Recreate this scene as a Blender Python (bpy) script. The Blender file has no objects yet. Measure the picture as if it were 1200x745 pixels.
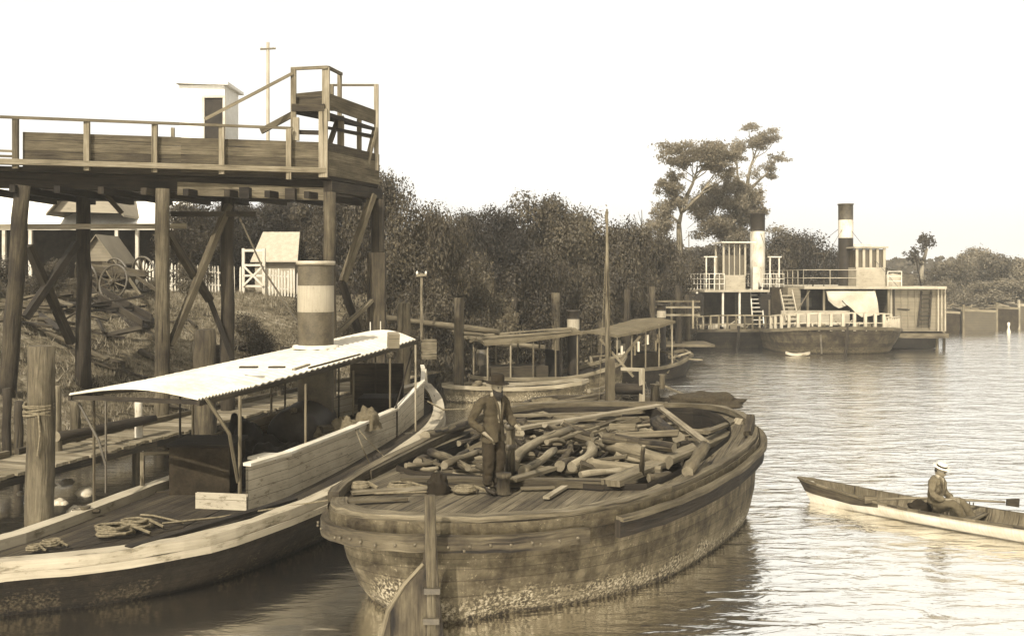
import bpy, bmesh, math, random
from mathutils import Vector, Matrix, Euler, noise
random.seed(7)
R=random.Random(11)
F=1150.0; H=4.5; HZ=325.0
scene=bpy.context.scene
col=scene.collection
PI=math.pi
# ---------------------------------------------------------------- helpers for measuring the place
def W(px,py,z):
    """the point of height z seen at photo pixel (px,py)"""
    Y=F*(H-z)/(py-HZ); return Vector(((px-600)*Y/F,Y,z))
def PX(px,Y,z=0.0): return Vector(((px-600)*Y/F,Y,z))
def ZP(py,Y): return H-(py-HZ)*Y/F
def lerp(a,b,t): return a+(b-a)*t
def interp(tab,x):
    if x<=tab[0][0]: return tab[0][1]
    for (a,b),(c,d) in zip(tab,tab[1:]):
        if x<=c: return b+(d-b)*(x-a)/(c-a)
    return tab[-1][1]
# ---------------------------------------------------------------- mesh builder
class MB:
    def __init__(s): s.v=[]; s.f=[]; s.uv=[]; s.rnd=[]; s.sm=[]; s.mi=[]
    def face(s,idx,uvs,rnd=0.5,smooth=False,mi=0):
        s.f.append(idx); s.uv.append(uvs); s.rnd.append(rnd); s.sm.append(smooth); s.mi.append(mi)
    def beam(s,p0,p1,w,h,roll=0.0,mi=0,taper=1.0,jit=0.0):
        p0=Vector(p0);p1=Vector(p1); d=p1-p0; L=d.length
        if L<1e-6: return
        d.normalize(); up=Vector((0,0,1)) if abs(d.z)<.95 else Vector((0,1,0))
        x=d.cross(up).normalized(); z=x.cross(d).normalized()
        if roll:
            q=Matrix.Rotation(roll,3,d); x=q@x; z=q@z
        b=len(s.v); r=R.random(); ou=R.random()*40; ov=R.random()*40
        for p,k in ((p0,1.0),(p1,taper)):
            for a,c in ((-1,-1),(1,-1),(1,1),(-1,1)):
                q=p+x*(a*w/2*k)+z*(c*h/2*k)
                if jit: q=q+Vector((R.uniform(-jit,jit),R.uniform(-jit,jit),R.uniform(-jit,jit)))
                s.v.append(q)
        dims=[w,h,w,h]; vv=0
        for i in range(4):
            j=(i+1)%4
            s.face([b+i,b+4+i,b+4+j,b+j],[(ou,ov+vv),(ou+L,ov+vv),(ou+L,ov+vv+dims[i]),(ou,ov+vv+dims[i])],r,mi=mi)
            vv+=dims[i]
        s.face([b,b+1,b+2,b+3],[(ou,ov),(ou,ov+w),(ou+h,ov+w),(ou+h,ov)],r,mi=mi)
        s.face([b+7,b+6,b+5,b+4],[(ou,ov),(ou,ov+w),(ou+h,ov+w),(ou+h,ov)],r,mi=mi)
    def box(s,c,size,rz=0.0,mi=0,rx=0.0,ry=0.0):
        c=Vector(c); sx,sy,sz=size; M=Euler((rx,ry,rz)).to_matrix()
        b=len(s.v); r=R.random(); ou=R.random()*40; ov=R.random()*40
        for k in (-1,1):
            for a,bb in ((-1,-1),(1,-1),(1,1),(-1,1)):
                s.v.append(c+M@Vector((a*sx/2,bb*sy/2,k*sz/2)))
        def q(ix,du,dv): s.face([b+i for i in ix],[(ou,ov),(ou+du,ov),(ou+du,ov+dv),(ou,ov+dv)],r,mi=mi)
        q((0,1,5,4),sx,sz); q((1,2,6,5),sy,sz); q((2,3,7,6),sx,sz); q((3,0,4,7),sy,sz)
        q((4,5,6,7),sx,sy); q((3,2,1,0),sx,sy)
    def path(s,pts,rad,n=8,caps=True,mi=0,capmi=None,wob=0.0,closed=False,flat=1.0):
        pts=[Vector(p) for p in pts]
        if not isinstance(rad,(list,tuple)): rad=[rad]*len(pts)
        b=len(s.v); r=R.random(); ou=R.random()*40; ov=R.random()*40
        us=[0]
        for a,c in zip(pts,pts[1:]): us.append(us[-1]+(c-a).length)
        d0=(pts[1]-pts[0]).normalized(); up=Vector((0,0,1)) if abs(d0.z)<.9 else Vector((0,1,0))
        x=d0.cross(up).normalized()
        m=len(pts)
        for i,p in enumerate(pts):
            if i==0: d=d0
            elif i==m-1: d=(pts[i]-pts[i-1]).normalized()
            else: d=(pts[i+1]-pts[i-1]).normalized()
            x=(x-d*x.dot(d)).normalized(); y=d.cross(x)
            for k in range(n):
                t=2*PI*k/n; rr=rad[i]*(1+wob*(R.random()-.5))
                s.v.append(p+x*(math.cos(t)*rr)+y*(math.sin(t)*rr*flat))
        for i in range(m-1):
            for k in range(n):
                k2=(k+1)%n; c=2*PI*max(rad[i],.01)/n
                s.face([b+i*n+k,b+(i+1)*n+k,b+(i+1)*n+k2,b+i*n+k2],
                       [(ou+us[i],ov+k*c),(ou+us[i+1],ov+k*c),(ou+us[i+1],ov+(k+1)*c),(ou+us[i],ov+(k+1)*c)],r,n>6,mi)
        if caps:
            cm=mi if capmi is None else capmi
            for base,rr,rev in ((b,rad[0],False),(b+(m-1)*n,rad[-1],True)):
                idx=[base+k for k in range(n)]; 
                uv=[(ou+rr*math.cos(2*PI*k/n),ov+rr*math.sin(2*PI*k/n)) for k in range(n)]
                if rev: idx=idx[::-1]; uv=uv[::-1]
                s.face(idx,uv,r,False,cm)
    def tube(s,p0,p1,r0,r1=None,n=8,**k):
        s.path([p0,p1],[r0,r1 if r1 is not None else r0],n,**k)
    def lathe(s,prof,n=16,c=(0,0,0),mi=0,caps=False,M=None):
        b=len(s.v); c=Vector(c); ou=R.random()*40; r=R.random(); vs=[0]
        for a,q in zip(prof,prof[1:]): vs.append(vs[-1]+math.hypot(q[0]-a[0],q[1]-a[1]))
        for (rr,z) in prof:
            for k in range(n):
                p=Vector((rr*math.cos(2*PI*k/n),rr*math.sin(2*PI*k/n),z))
                if M: p=M@p
                s.v.append(c+p)
        for i in range(len(prof)-1):
            for k in range(n):
                k2=(k+1)%n; w=.5*(prof[i][0]+prof[i+1][0])*2*PI/n
                s.face([b+i*n+k,b+i*n+k2,b+(i+1)*n+k2,b+(i+1)*n+k],
                  [(ou+vs[i],k*w),(ou+vs[i],(k+1)*w),(ou+vs[i+1],(k+1)*w),(ou+vs[i+1],k*w)],r,True,mi)
        if caps:
            s.face([b+k for k in range(n)][::-1],[(0,0)]*n,r,False,mi)
            e=b+(len(prof)-1)*n
            s.face([e+k for k in range(n)],[(math.cos(k)*.1,math.sin(k)*.1) for k in range(n)],r,False,mi)
    def loft(s,rings,closed=True,mi=0,smooth=True,axis_uv=None,rnd=None,flip=False):
        """rings: lists of equal length; u along the ring, v across rings"""
        b=len(s.v); n=len(rings[0]); r=R.random() if rnd is None else rnd; ou=R.random()*40
        us=[0]
        for k in range(n): us.append(us[-1]+(Vector(rings[0][(k+1)%n])-Vector(rings[0][k])).length)
        vs=[0]
        for a,c in zip(rings,rings[1:]): vs.append(vs[-1]+(Vector(c[n//2])-Vector(a[n//2])).length)
        for rg in rings:
            for p in rg: s.v.append(Vector(p))
        for i in range(len(rings)-1):
            for k in range(n if closed else n-1):
                k2=(k+1)%n
                idx=[b+i*n+k,b+(i+1)*n+k,b+(i+1)*n+k2,b+i*n+k2]
                uv=[(ou+us[k],vs[i]),(ou+us[k],vs[i+1]),(ou+us[k+1],vs[i+1]),(ou+us[k+1],vs[i])]
                if axis_uv: uv=[axis_uv(s.v[j]) for j in idx]
                if flip: idx=idx[::-1]; uv=uv[::-1]
                s.face(idx,uv,r,smooth,mi)
    def poly(s,pts,mi=0,rnd=None,uvf=None):
        b=len(s.v)
        for p in pts: s.v.append(Vector(p))
        uv=[uvf(Vector(p)) if uvf else (p[0],p[1]) for p in pts]
        s.face(list(range(b,b+len(pts))),uv,R.random() if rnd is None else rnd,False,mi)
    def slab(s,pts,th,mi=0,uvf=None):
        """a polygon (3-D points, counter-clockwise from above) with thickness th downwards"""
        n=len(pts); r=R.random(); top=[Vector(p) for p in pts]; bot=[p-Vector((0,0,th)) for p in top]
        s.poly(top,mi,r,uvf); s.poly(bot[::-1],mi,r,uvf)
        for i in range(n):
            j=(i+1)%n; L=(top[j]-top[i]).length; b=len(s.v)
            s.v+= [top[i],bot[i],bot[j],top[j]]
            s.face([b,b+1,b+2,b+3],[(0,0),(0,th),(L,th),(L,0)],r,False,mi)
    def quad_leaf(s,c,size,nrm,spin,r,asp=.55):
        n=Vector(nrm).normalized(); a=n.orthogonal().normalized(); a=Matrix.Rotation(spin,3,n)@a; b2=n.cross(a)
        b=len(s.v); h=size/2; w=h*asp
        s.v+=[c-a*h,c+b2*w,c+a*h,c-b2*w]
        s.face([b,b+1,b+2,b+3],[(0,0),(1,0),(1,1),(0,1)],r)
    def make(s,name):
        me=bpy.data.meshes.new(name)
        me.from_pydata([tuple(v) for v in s.v],[],s.f); 
        uvl=me.uv_layers.new(name='UVMap'); flat=[]
        for u in s.uv:
            for a in u: flat+= [a[0],a[1]]
        uvl.data.foreach_set('uv',flat)
        at=me.attributes.new('rnd','FLOAT','FACE'); at.data.foreach_set('value',s.rnd)
        me.polygons.foreach_set('use_smooth',s.sm); me.polygons.foreach_set('material_index',s.mi)
        me.update(); return me
    def build(s,name,mats,parent=None,org=None,local=False):
        """link as ONE object. Vertices are in world space unless local; origin goes to the parent's base or org"""
        if parent is not None and not local: org=Vector(parent['_o']) if '_o' in parent else Vector((0,0,0))
        if org is None or local: o_=Vector((0,0,0))
        else: o_=Vector(org)
        if not local:
            s.v=[Vector(v)-o_ for v in s.v]
        me=s.make(name)
        if not isinstance(mats,(list,tuple)): mats=[mats]
        for m in mats: me.materials.append(m)
        ob=bpy.data.objects.new(name,me); col.objects.link(ob)
        if parent is not None:
            ob.parent=parent; ob['_o']=list(org) if org is not None else [0,0,0]
            if local: ob['_o']=[0,0,0]
        elif not local: ob.location=o_; ob['_o']=list(o_)
        return ob
def thing(name,label,cat,loc=(0,0,0),rz=0.0,group=None):
    o=bpy.data.objects.new(name,None); col.objects.link(o); o.empty_display_size=.2
    o.location=loc; o.rotation_euler=(0,0,rz); o['label']=label; o['category']=cat
    if group: o['group']=group
    o['_o']=list(loc); return o
def tag(o,label,cat,group=None):
    o['label']=label; o['category']=cat
    if group: o['group']=group
    return o
def struct(o): o['kind']='structure'; return o
def copy_tree(o,parent=None):
    c=o.copy(); col.objects.link(c)
    if parent is not None: c.parent=parent
    for ch in list(o.children): copy_tree(ch,c)
    return c
# ---------------------------------------------------------------- materials (a warm toned-print palette: every surface is a brown-grey)
SEP=[(0,(0,0,0)),(.02,(.023,.0168,.0095)),(.05,(.059,.0455,.0250)),(.12,(.141,.113,.068)),(.3,(.335,.285,.198)),(.6,(.63,.585,.49)),(.9,(.92,.885,.81))]
def sepia(v):
    for (a,c),(b,d) in zip(SEP,SEP[1:]):
        if v<=b:
            t=(v-a)/(b-a); return tuple(c[i]+(d[i]-c[i])*t for i in range(3))+(1,)
    return SEP[-1][1]+(1,)
class NT:
    def __init__(s,name):
        s.m=bpy.data.materials.new(name); s.m.use_nodes=True; s.t=s.m.node_tree; s.t.nodes.clear()
        s.out=s.n('ShaderNodeOutputMaterial'); s.b=s.n('ShaderNodeBsdfPrincipled'); s.l(s.b.outputs[0],s.out.inputs[0])
    def n(s,t,**k):
        x=s.t.nodes.new(t)
        for a,b in k.items(): setattr(x,a,b)
        return x
    def l(s,a,b): s.t.links.new(a,b)
    def math(s,op,a,b=None,c=None,clamp=False):
        x=s.n('ShaderNodeMath',operation=op,use_clamp=clamp)
        for i,v in enumerate((a,b,c)):
            if v is None: continue
            if isinstance(v,(int,float)): x.inputs[i].default_value=v
            else: s.l(v,x.inputs[i])
        return x.outputs[0]
    def vec(s,src='UV',scale=(1,1,1),rot=(0,0,0)):
        if src=='UV': o=s.n('ShaderNodeUVMap',uv_map='UVMap').outputs[0]
        else: o=s.n('ShaderNodeTexCoord').outputs['Object']
        m=s.n('ShaderNodeMapping'); m.inputs['Scale'].default_value=scale; m.inputs['Rotation'].default_value=rot
        s.l(o,m.inputs[0]); return m.outputs[0]
    def noise(s,v,sc=1.0,det=5,rough=.6,dist=0.0):
        x=s.n('ShaderNodeTexNoise'); x.inputs['Scale'].default_value=sc; x.inputs['Detail'].default_value=det
        x.inputs['Roughness'].default_value=rough; x.inputs['Distortion'].default_value=dist; s.l(v,x.inputs['Vector']); return x.outputs['Fac']
    def ramp(s,v,a,b,lo=0.0,hi=1.0):
        x=s.n('ShaderNodeMapRange'); x.clamp=True
        for i,q in enumerate((None,a,b,lo,hi)):
            if q is not None: x.inputs[i].default_value=q
        s.l(v,x.inputs[0]); return x.outputs[0]
    def rnd(s): return s.n('ShaderNodeAttribute',attribute_name='rnd').outputs['Fac']
    def colour(s,val):
        x=s.n('ShaderNodeValToRGB'); e=x.color_ramp.elements
        e[0].position=SEP[0][0]; e[0].color=SEP[0][1]+(1,); e[1].position=SEP[-1][0]; e[1].color=SEP[-1][1]+(1,)
        for p,c in SEP[1:-1]:
            q=e.new(p); q.color=c+(1,)
        s.l(val,x.inputs[0]); s.l(x.outputs[0],s.b.inputs['Base Color'])
    def bump(s,h,st=.4,d=.02):
        x=s.n('ShaderNodeBump'); x.inputs['Strength'].default_value=st; x.inputs['Distance'].default_value=d
        s.l(h,x.inputs['Height']); s.l(x.outputs[0],s.b.inputs['Normal'])
    def rough(s,r,spec=.3):
        s.b.inputs['Roughness'].default_value=r; s.b.inputs['Specular IOR Level'].default_value=spec
def m_wood(name,v,con=.55,grain=28,planks=0,plank_axis='v',stain=.6,rough=.85,vary=.5,bumpd=.012):
    """weathered timber: grain runs along U; planks = board width in metres across V"""
    t=NT(name); g=t.noise(t.vec('UV',(1.2,grain,1)),1,6,.7,.3); st=t.noise(t.vec('UV',(.9,1.7,1)),1,6,.65)
    crack=t.noise(t.vec('UV',(.5,grain*.6,1)),1,3,.5,.2)
    a=t.ramp(g,.28,.72,1-con*1.1,1+con*1.1); b=t.ramp(st,.3,.72,1-stain,1+stain*.5); c=t.ramp(t.rnd(),0,1,1-vary,1+vary)
    ck=t.ramp(crack,.33,.39,.35,1)
    val=t.math('MULTIPLY',t.math('MULTIPLY',a,b),t.math('MULTIPLY',c,ck)); h=t.math('MULTIPLY',g,ck)
    if planks:
        uv=t.n('ShaderNodeUVMap',uv_map='UVMap').outputs[0]; sx=t.n('ShaderNodeSeparateXYZ'); t.l(uv,sx.inputs[0])
        q=t.math('DIVIDE',sx.outputs['Y'],planks); fr=t.math('FRACT',q); fl=t.math('FLOOR',q)
        w=t.n('ShaderNodeTexWhiteNoise',noise_dimensions='1D'); t.l(fl,w.inputs['W'])
        gap=t.ramp(t.math('ABSOLUTE',t.math('SUBTRACT',fr,.5)),.455,.48,1,.22)
        pv=t.ramp(w.outputs['Value'],0,1,.68,1.3)
        val=t.math('MULTIPLY',val,t.math('MULTIPLY',gap,pv)); h=t.math('MULTIPLY',h,gap)
    t.colour(t.math('MULTIPLY',val,v*.48)); t.bump(h,.9,bumpd*1.6); t.rough(rough,.2); return t.m
def m_plain(name,v,var=.25,sc=3,rough=.7,spec=.3,bump=.2,metal=0,fine=0.3):
    t=NT(name); a=t.noise(t.vec('O',(1,1,1)),sc,6,.65); b=t.noise(t.vec('O',(1,1,1)),sc*9,3,.6)
    val=t.math('MULTIPLY',t.ramp(a,.3,.7,1-var,1+var),t.ramp(b,.3,.7,1-fine*.6,1+fine*.6))
    t.colour(t.math('MULTIPLY',val,v)); t.bump(b,bump,.01); t.rough(rough,spec); t.b.inputs['Metallic'].default_value=metal; return t.m
def m_paint(name,v,under,peel=.45,planks=0,rough=.6,sc=5):
    """old paint flaking from timber"""
    t=NT(name); a=t.noise(t.vec('UV',(1,3.5,1)),sc,8,.75); d=t.noise(t.vec('UV',(1,1,1)),1.3,5,.6); g=t.noise(t.vec('UV',(1.2,30,1)),1,5,.6)
    k=t.ramp(t.math('ADD',a,t.math('MULTIPLY',d,.4)),peel+.12,peel+.2,0,1)
    val=t.math('ADD',t.math('MULTIPLY',k,v),t.math('MULTIPLY',t.math('SUBTRACT',1,k),under))
    val=t.math('MULTIPLY',val,t.math('MULTIPLY',t.ramp(g,.3,.7,.82,1.12),t.ramp(d,.3,.7,.72,1.12)))
    if planks:
        uv=t.n('ShaderNodeUVMap',uv_map='UVMap').outputs[0]; sx=t.n('ShaderNodeSeparateXYZ'); t.l(uv,sx.inputs[0])
        fr=t.math('FRACT',t.math('DIVIDE',sx.outputs['Y'],planks))
        val=t.math('MULTIPLY',val,t.ramp(t.math('ABSOLUTE',t.math('SUBTRACT',fr,.5)),.46,.48,1,.35))
    t.colour(val); t.bump(a,.3,.006); t.rough(rough,.3); return t.m
def m_hull(name,v,con=.5,scum=.5,scz=.45):
    """tarred planking, weed and pale barnacle scale towards the waterline"""
    t=NT(name); tc=t.n('ShaderNodeTexCoord'); sx=t.n('ShaderNodeSeparateXYZ'); t.l(tc.outputs['Object'],sx.inputs[0]); z=sx.outputs['Z']
    a=t.noise(t.vec('O',(1,1,1)),2.2,8,.7,.4); b=t.noise(t.vec('O',(1,1,1)),22,5,.7); st=t.noise(t.vec('O',(6,6,.5)),1,5,.6)
    pl=t.noise(t.vec('O',(.4,.4,9)),1,4,.6)
    base=t.math('MULTIPLY',t.ramp(a,.3,.7,1-con,1+con),t.math('MULTIPLY',t.ramp(st,.3,.7,.65,1.25),t.ramp(pl,.35,.65,.8,1.15)))
    base=t.math('MULTIPLY',base,v*.44)
    big=t.noise(t.vec('O',(1,1,.6)),.7,4,.6); zz=t.math('ADD',z,t.math('ADD',t.math('MULTIPLY',t.math('SUBTRACT',a,.5),1.1),t.math('MULTIPLY',t.math('SUBTRACT',big,.5),1.6)))
    band=t.ramp(zz,scz*.3,scz,1,0); sp=t.ramp(b,.46,.62,0,1)
    sc2=t.math('MULTIPLY',t.math('MULTIPLY',band,sp),scum)
    up=t.math('MULTIPLY',t.ramp(b,.6,.66,0,.5),t.ramp(a,.45,.6,0,1)); 
    k=t.math('MAXIMUM',sc2,t.math('MULTIPLY',up,scum))
    val=t.math('ADD',t.math('MULTIPLY',base,t.math('SUBTRACT',1,k)),t.math('MULTIPLY',k,.5))
    uv=t.n('ShaderNodeUVMap',uv_map='UVMap').outputs[0]; su=t.n('ShaderNodeSeparateXYZ'); t.l(uv,su.inputs[0]); q=t.math('DIVIDE',t.math('ADD',su.outputs['Y'],t.math('MULTIPLY',a,.03)),.21); fl=t.math('FLOOR',q)
    seam=t.ramp(t.math('ABSOLUTE',t.math('SUBTRACT',t.math('FRACT',q),.5)),.45,.49,1,.55); w_=t.n('ShaderNodeTexWhiteNoise',noise_dimensions='1D'); t.l(fl,w_.inputs['W'])
    bu=t.math('ABSOLUTE',t.math('SUBTRACT',t.math('FRACT',t.math('ADD',t.math('DIVIDE',su.outputs['X'],3.1),t.math('MULTIPLY',w_.outputs['Value'],7))),.5)); seam=t.math('MULTIPLY',seam,t.math('MULTIPLY',t.ramp(bu,.493,.497,1,.8),t.ramp(w_.outputs['Value'],0,1,.85,1.15)))
    val=t.math('MULTIPLY',val,seam); wet=t.ramp(z,0.02,.1,.35,1); val=t.math('MULTIPLY',val,wet)
    t.colour(val); t.bump(t.math('ADD',b,a),.5,.03); t.rough(.8,.12); return t.m
def m_leaf(name,v,var=.6,trans=.16):
    t=NT(name); a=t.noise(t.vec('O',(1,1,1)),.6,3,.6)
    val=t.math('MULTIPLY',t.ramp(t.rnd(),0,1,1-var,1+var),t.ramp(a,.3,.7,.65,1.35))
    oi=t.n('ShaderNodeObjectInfo'); val=t.math('MULTIPLY',val,t.ramp(oi.outputs['Random'],0,1,.6,1.5))
    t.colour(t.math('MULTIPLY',val,v*.54)); t.rough(.6,.2)
    tr=t.n('ShaderNodeBsdfTranslucent'); tr.inputs[0].default_value=sepia(v*1.2); mx=t.n('ShaderNodeMixShader'); mx.inputs[0].default_value=trans
    t.l(t.b.outputs[0],mx.inputs[1]); t.l(tr.outputs[0],mx.inputs[2]); t.l(mx.outputs[0],t.out.inputs[0]); return t.m
def m_ground(name):
    t=NT(name); a=t.noise(t.vec('O',(1,1,1)),.35,7,.7); b=t.noise(t.vec('O',(1,1,1)),3.5,7,.75); c=t.noise(t.vec('O',(1,1,1)),17,4,.7)
    g=t.n('ShaderNodeNewGeometry'); sx=t.n('ShaderNodeSeparateXYZ'); t.l(g.outputs['Position'],sx.inputs[0])
    val=t.math('MULTIPLY',t.ramp(a,.35,.65,.3,1.5),t.math('MULTIPLY',t.ramp(b,.38,.62,.35,1.7),t.ramp(c,.3,.7,.6,1.4)))
    mud=t.ramp(sx.outputs['Z'],.1,.9,.35,1)
    t.colour(t.math('MULTIPLY',t.math('MULTIPLY',val,mud),.115)); t.bump(t.math('ADD',b,c),.9,.12); t.rough(.95,.1); return t.m
def m_water(name):
    t=NT(name); v=t.vec('O',(1,1,1))
    a=t.noise(t.vec('O',(.45,.8,1)),1.0,2,.5,.3); b=t.noise(t.vec('O',(.75,1.9,1)),1.75,3,.5,.6); c=t.noise(t.vec('O',(1,1.4,1)),8,2,.5,.2)
    h=t.math('ADD',t.math('ADD',t.math('MULTIPLY',a,.6),t.math('MULTIPLY',b,.42)),t.math('MULTIPLY',c,.03))
    sx=t.n('ShaderNodeSeparateXYZ'); t.l(t.vec('O',(1,1,1)),sx.inputs[0]); calm=t.ramp(t.math('ADD',sx.outputs['X'],t.math('MULTIPLY',sx.outputs['Y'],-.16)),-3.2,1.6,.16,1); h=t.math('MULTIPLY',h,calm)
    t.b.inputs['Base Color'].default_value=sepia(.22); t.bump(h,1.0,.16)
    t.b.inputs['Roughness'].default_value=.4; bn=t.b.inputs['Normal'].links[0].from_socket
    gl=t.n('ShaderNodeBsdfGlossy'); gl.inputs['Color'].default_value=(.97,.955,.91,1); gl.inputs['Roughness'].default_value=.15; t.l(bn,gl.inputs['Normal'])
    fr=t.n('ShaderNodeFresnel'); fr.inputs[0].default_value=1.45; t.l(bn,fr.inputs['Normal']); mx=t.n('ShaderNodeMixShader'); t.l(t.ramp(fr.outputs[0],.02,.07,.66,1),mx.inputs[0])
    t.l(t.b.outputs[0],mx.inputs[1]); t.l(gl.outputs[0],mx.inputs[2]); t.l(mx.outputs[0],t.out.inputs[0]); return t.m
M={}
def mats():
    M['deck']=m_wood('deck_planks',0.14,.5,30,planks=.13,vary=0.05)
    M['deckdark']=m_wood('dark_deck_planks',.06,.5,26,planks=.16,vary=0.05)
    M['wood']=m_wood('weathered_timber',0.14)
    M['woodl']=m_wood('pale_timber',0.27,.45,stain=.45)
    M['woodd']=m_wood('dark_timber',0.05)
    M['pile']=m_wood('pile_timber',0.115,.6,22,stain=.8,bumpd=.03)
    M['pilel']=m_wood('bleached_pile_timber',0.2,.6,18,stain=.7,bumpd=.03)
    M['log']=m_wood('log_bark',.1,.9,13,stain=.9,vary=.7,bumpd=.03)
    M['logl']=m_wood('barked_log',0.24,.4,22,stain=.6,vary=.4)
    M['cut']=m_plain('cut_log_end',.12,.25,9)
    M['white']=m_paint('white_paint',.42,.2,.42)
    M['whitep']=m_paint('white_boarding',.3,.14,.44,planks=.16)
    M['strake']=m_paint('flaking_white_strake',.24,.11,.45,sc=1.8)
    M['cream']=m_paint('cream_paint',.24,.13,.42)
    M['grey']=m_paint('grey_boarding',.13,.08,.4,planks=.2)
    M['roof']=m_plain('white_iron_roof',.4,.2,.8,.6,.3,.15,fine=.2)
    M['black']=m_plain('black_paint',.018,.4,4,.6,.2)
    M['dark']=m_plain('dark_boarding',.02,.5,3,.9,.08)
    M['coal']=m_plain('coal',.01,.6,6,.7,.15,1)
    M['hull']=m_hull('barge_planking',.125,.85)
    M['hulld']=m_hull('tarred_hull',.03,.5,.1,.2)
    M['hullm']=m_hull('steamer_hull',.025,.5,.1,.3)
    M['rub']=m_wood('rubbing_strake',0.1,.6,14,stain=.9)
    M['canvas']=m_plain('canvas',.32,.1,2,.9,.1,.3,fine=.1)
    M['tarp']=m_plain('brown_tarpaulin',.07,.35,1.6,.9,.1,.5)
    M['rope']=m_plain('rope',.1,.4,20,.95,.1,.6)
    M['iron']=m_plain('iron',.045,.5,7,.6,.4,.3)
    M['rust']=m_plain('rusty_funnel',.055,.45,3,.7,.3,.3)
    M['galv']=m_plain('pale_iron',.24,.2,5,.5,.4,.1)
    M['cloth1']=m_plain('dark_wool',.034,.3,12,.95,.1,.5)
    M['cloth2']=m_plain('dark_trouser_wool',.022,.3,12,.95,.1,.5)
    M['cloth3']=m_plain('tweed',.075,.3,14,.95,.1,.5)
    M['cloth4']=m_plain('grey_trouser_wool',.06,.3,14,.95,.1,.5)
    M['shirt']=m_plain('white_linen',.2,.08,6,.9,.1,.2)
    M['skin']=m_plain('skin',.13,.12,9,.6,.3,.05,fine=.05)
    M['hair']=m_plain('dark_hair',.012,.4,40,.8,.3,.8)
    M['straw']=m_plain('straw',.42,.1,30,.8,.2,.4)
    M['felt']=m_plain('black_felt',.013,.3,9,.95,.1,.3)
    M['leaf']=m_leaf('glossy_foliage',.07)
    M['leafd']=m_leaf('dark_foliage',.045)
    M['leafl']=m_leaf('pale_foliage',.15,.4,.35)
    M['leafg']=m_leaf('gum_foliage',.08,.5,.4)
    M['bark']=m_wood('tree_bark',.12,.5,10)
    M['barkl']=m_wood('pale_gum_bark',.3,.4,8)
    M['ground']=m_ground('grassy_bank'); M['water']=m_water('river_water')
    M['hull2']=m_hull('rusty_steamer_hull',.07,.8,.15,.5); M['punt']=m_paint('punt_boarding',.05,.03,.4,planks=.2); M['box']=m_paint('paddle_box_paint',.11,.07,.36,planks=.22); M['leaff']=m_leaf('hazed_far_foliage',.15,.5); M['lime']=m_plain('limewash',.68,.08,1,.8,.2,.1,fine=.1); M['mill']=m_plain('mill_roof_iron',.6,.15,1,.7,.2,.1,fine=.2); M['glass']=m_plain('window_glass',.05,.1,2,.12,.6,0)  # far foliage lightened: distance haze put into its colour
    M['nail']=m_plain('iron_bolt',.07,.3,9)
    M['net']=m_plain('dark_netting',.03,.5,16,.95,.1,1)
mats()
# ---------------------------------------------------------------- camera, light, sky
cam=bpy.data.objects.new('camera',bpy.data.cameras.new('camera')); col.objects.link(cam); scene.camera=cam
cam.location=(0,0,H); cam.rotation_euler=(PI/2,0,0)
cam.data.sensor_fit='HORIZONTAL'; cam.data.sensor_width=36; cam.data.lens=36*F/1200.0
cam.data.shift_y=-(372.5-HZ)/1200.0
cam.data.clip_end=9000; cam.data.clip_start=.1
to_sun=Vector((-.36,-.93,0)).normalized(); EL=math.radians(43)
sv=Vector((to_sun.x*math.cos(EL),to_sun.y*math.cos(EL),math.sin(EL)))
sl=bpy.data.lights.new('sun','SUN'); sl.energy=3.9; sl.angle=math.radians(.7); sl.color=(1,.965,.9)
so=bpy.data.objects.new('sun',sl); col.objects.link(so); so.rotation_euler=sv.to_track_quat('Z','Y').to_euler(); so.location=(0,-20,40)
w=bpy.data.worlds.new('World'); scene.world=w; w.use_nodes=True; nt=w.node_tree; nt.nodes.clear()
sk=nt.nodes.new('ShaderNodeTexSky'); sk.sky_type='NISHITA'; sk.sun_disc=False; sk.sun_elevation=EL; sk.sun_rotation=math.atan2(sv.x,sv.y)
sk.air_density=1.0; sk.dust_density=5.0; sk.ozone_density=1.0
bw=nt.nodes.new('ShaderNodeRGBToBW'); mu=nt.nodes.new('ShaderNodeVectorMath'); mu.operation='MULTIPLY'; mu.inputs[1].default_value=(1.0,.978,.918)
bg=nt.nodes.new('ShaderNodeBackground'); bg.inputs[1].default_value=.15; wo=nt.nodes.new('ShaderNodeOutputWorld')
nt.links.new(sk.outputs[0],bw.inputs[0])
ma=nt.nodes.new('ShaderNodeMath'); ma.operation='MULTIPLY_ADD'; ma.inputs[1].default_value=.4; ma.inputs[2].default_value=2.6
nt.links.new(bw.outputs[0],ma.inputs[0]); nt.links.new(ma.outputs[0],mu.inputs[0]); nt.links.new(mu.outputs[0],bg.inputs[0]); nt.links.new(bg.outputs[0],wo.inputs[0])
vs=scene.view_settings; vs.view_transform='Standard'; vs.look='None'; vs.exposure=1.04; vs.gamma=1
scene.cycles.use_denoising=True; scene.cycles.max_bounces=6; scene.cycles.diffuse_bounces=3; scene.cycles.glossy_bounces=3; scene.cycles.transmission_bounces=2; scene.cycles.volume_bounces=1
scene.cycles.use_adaptive_sampling=True; scene.cycles.adaptive_threshold=.02
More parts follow.
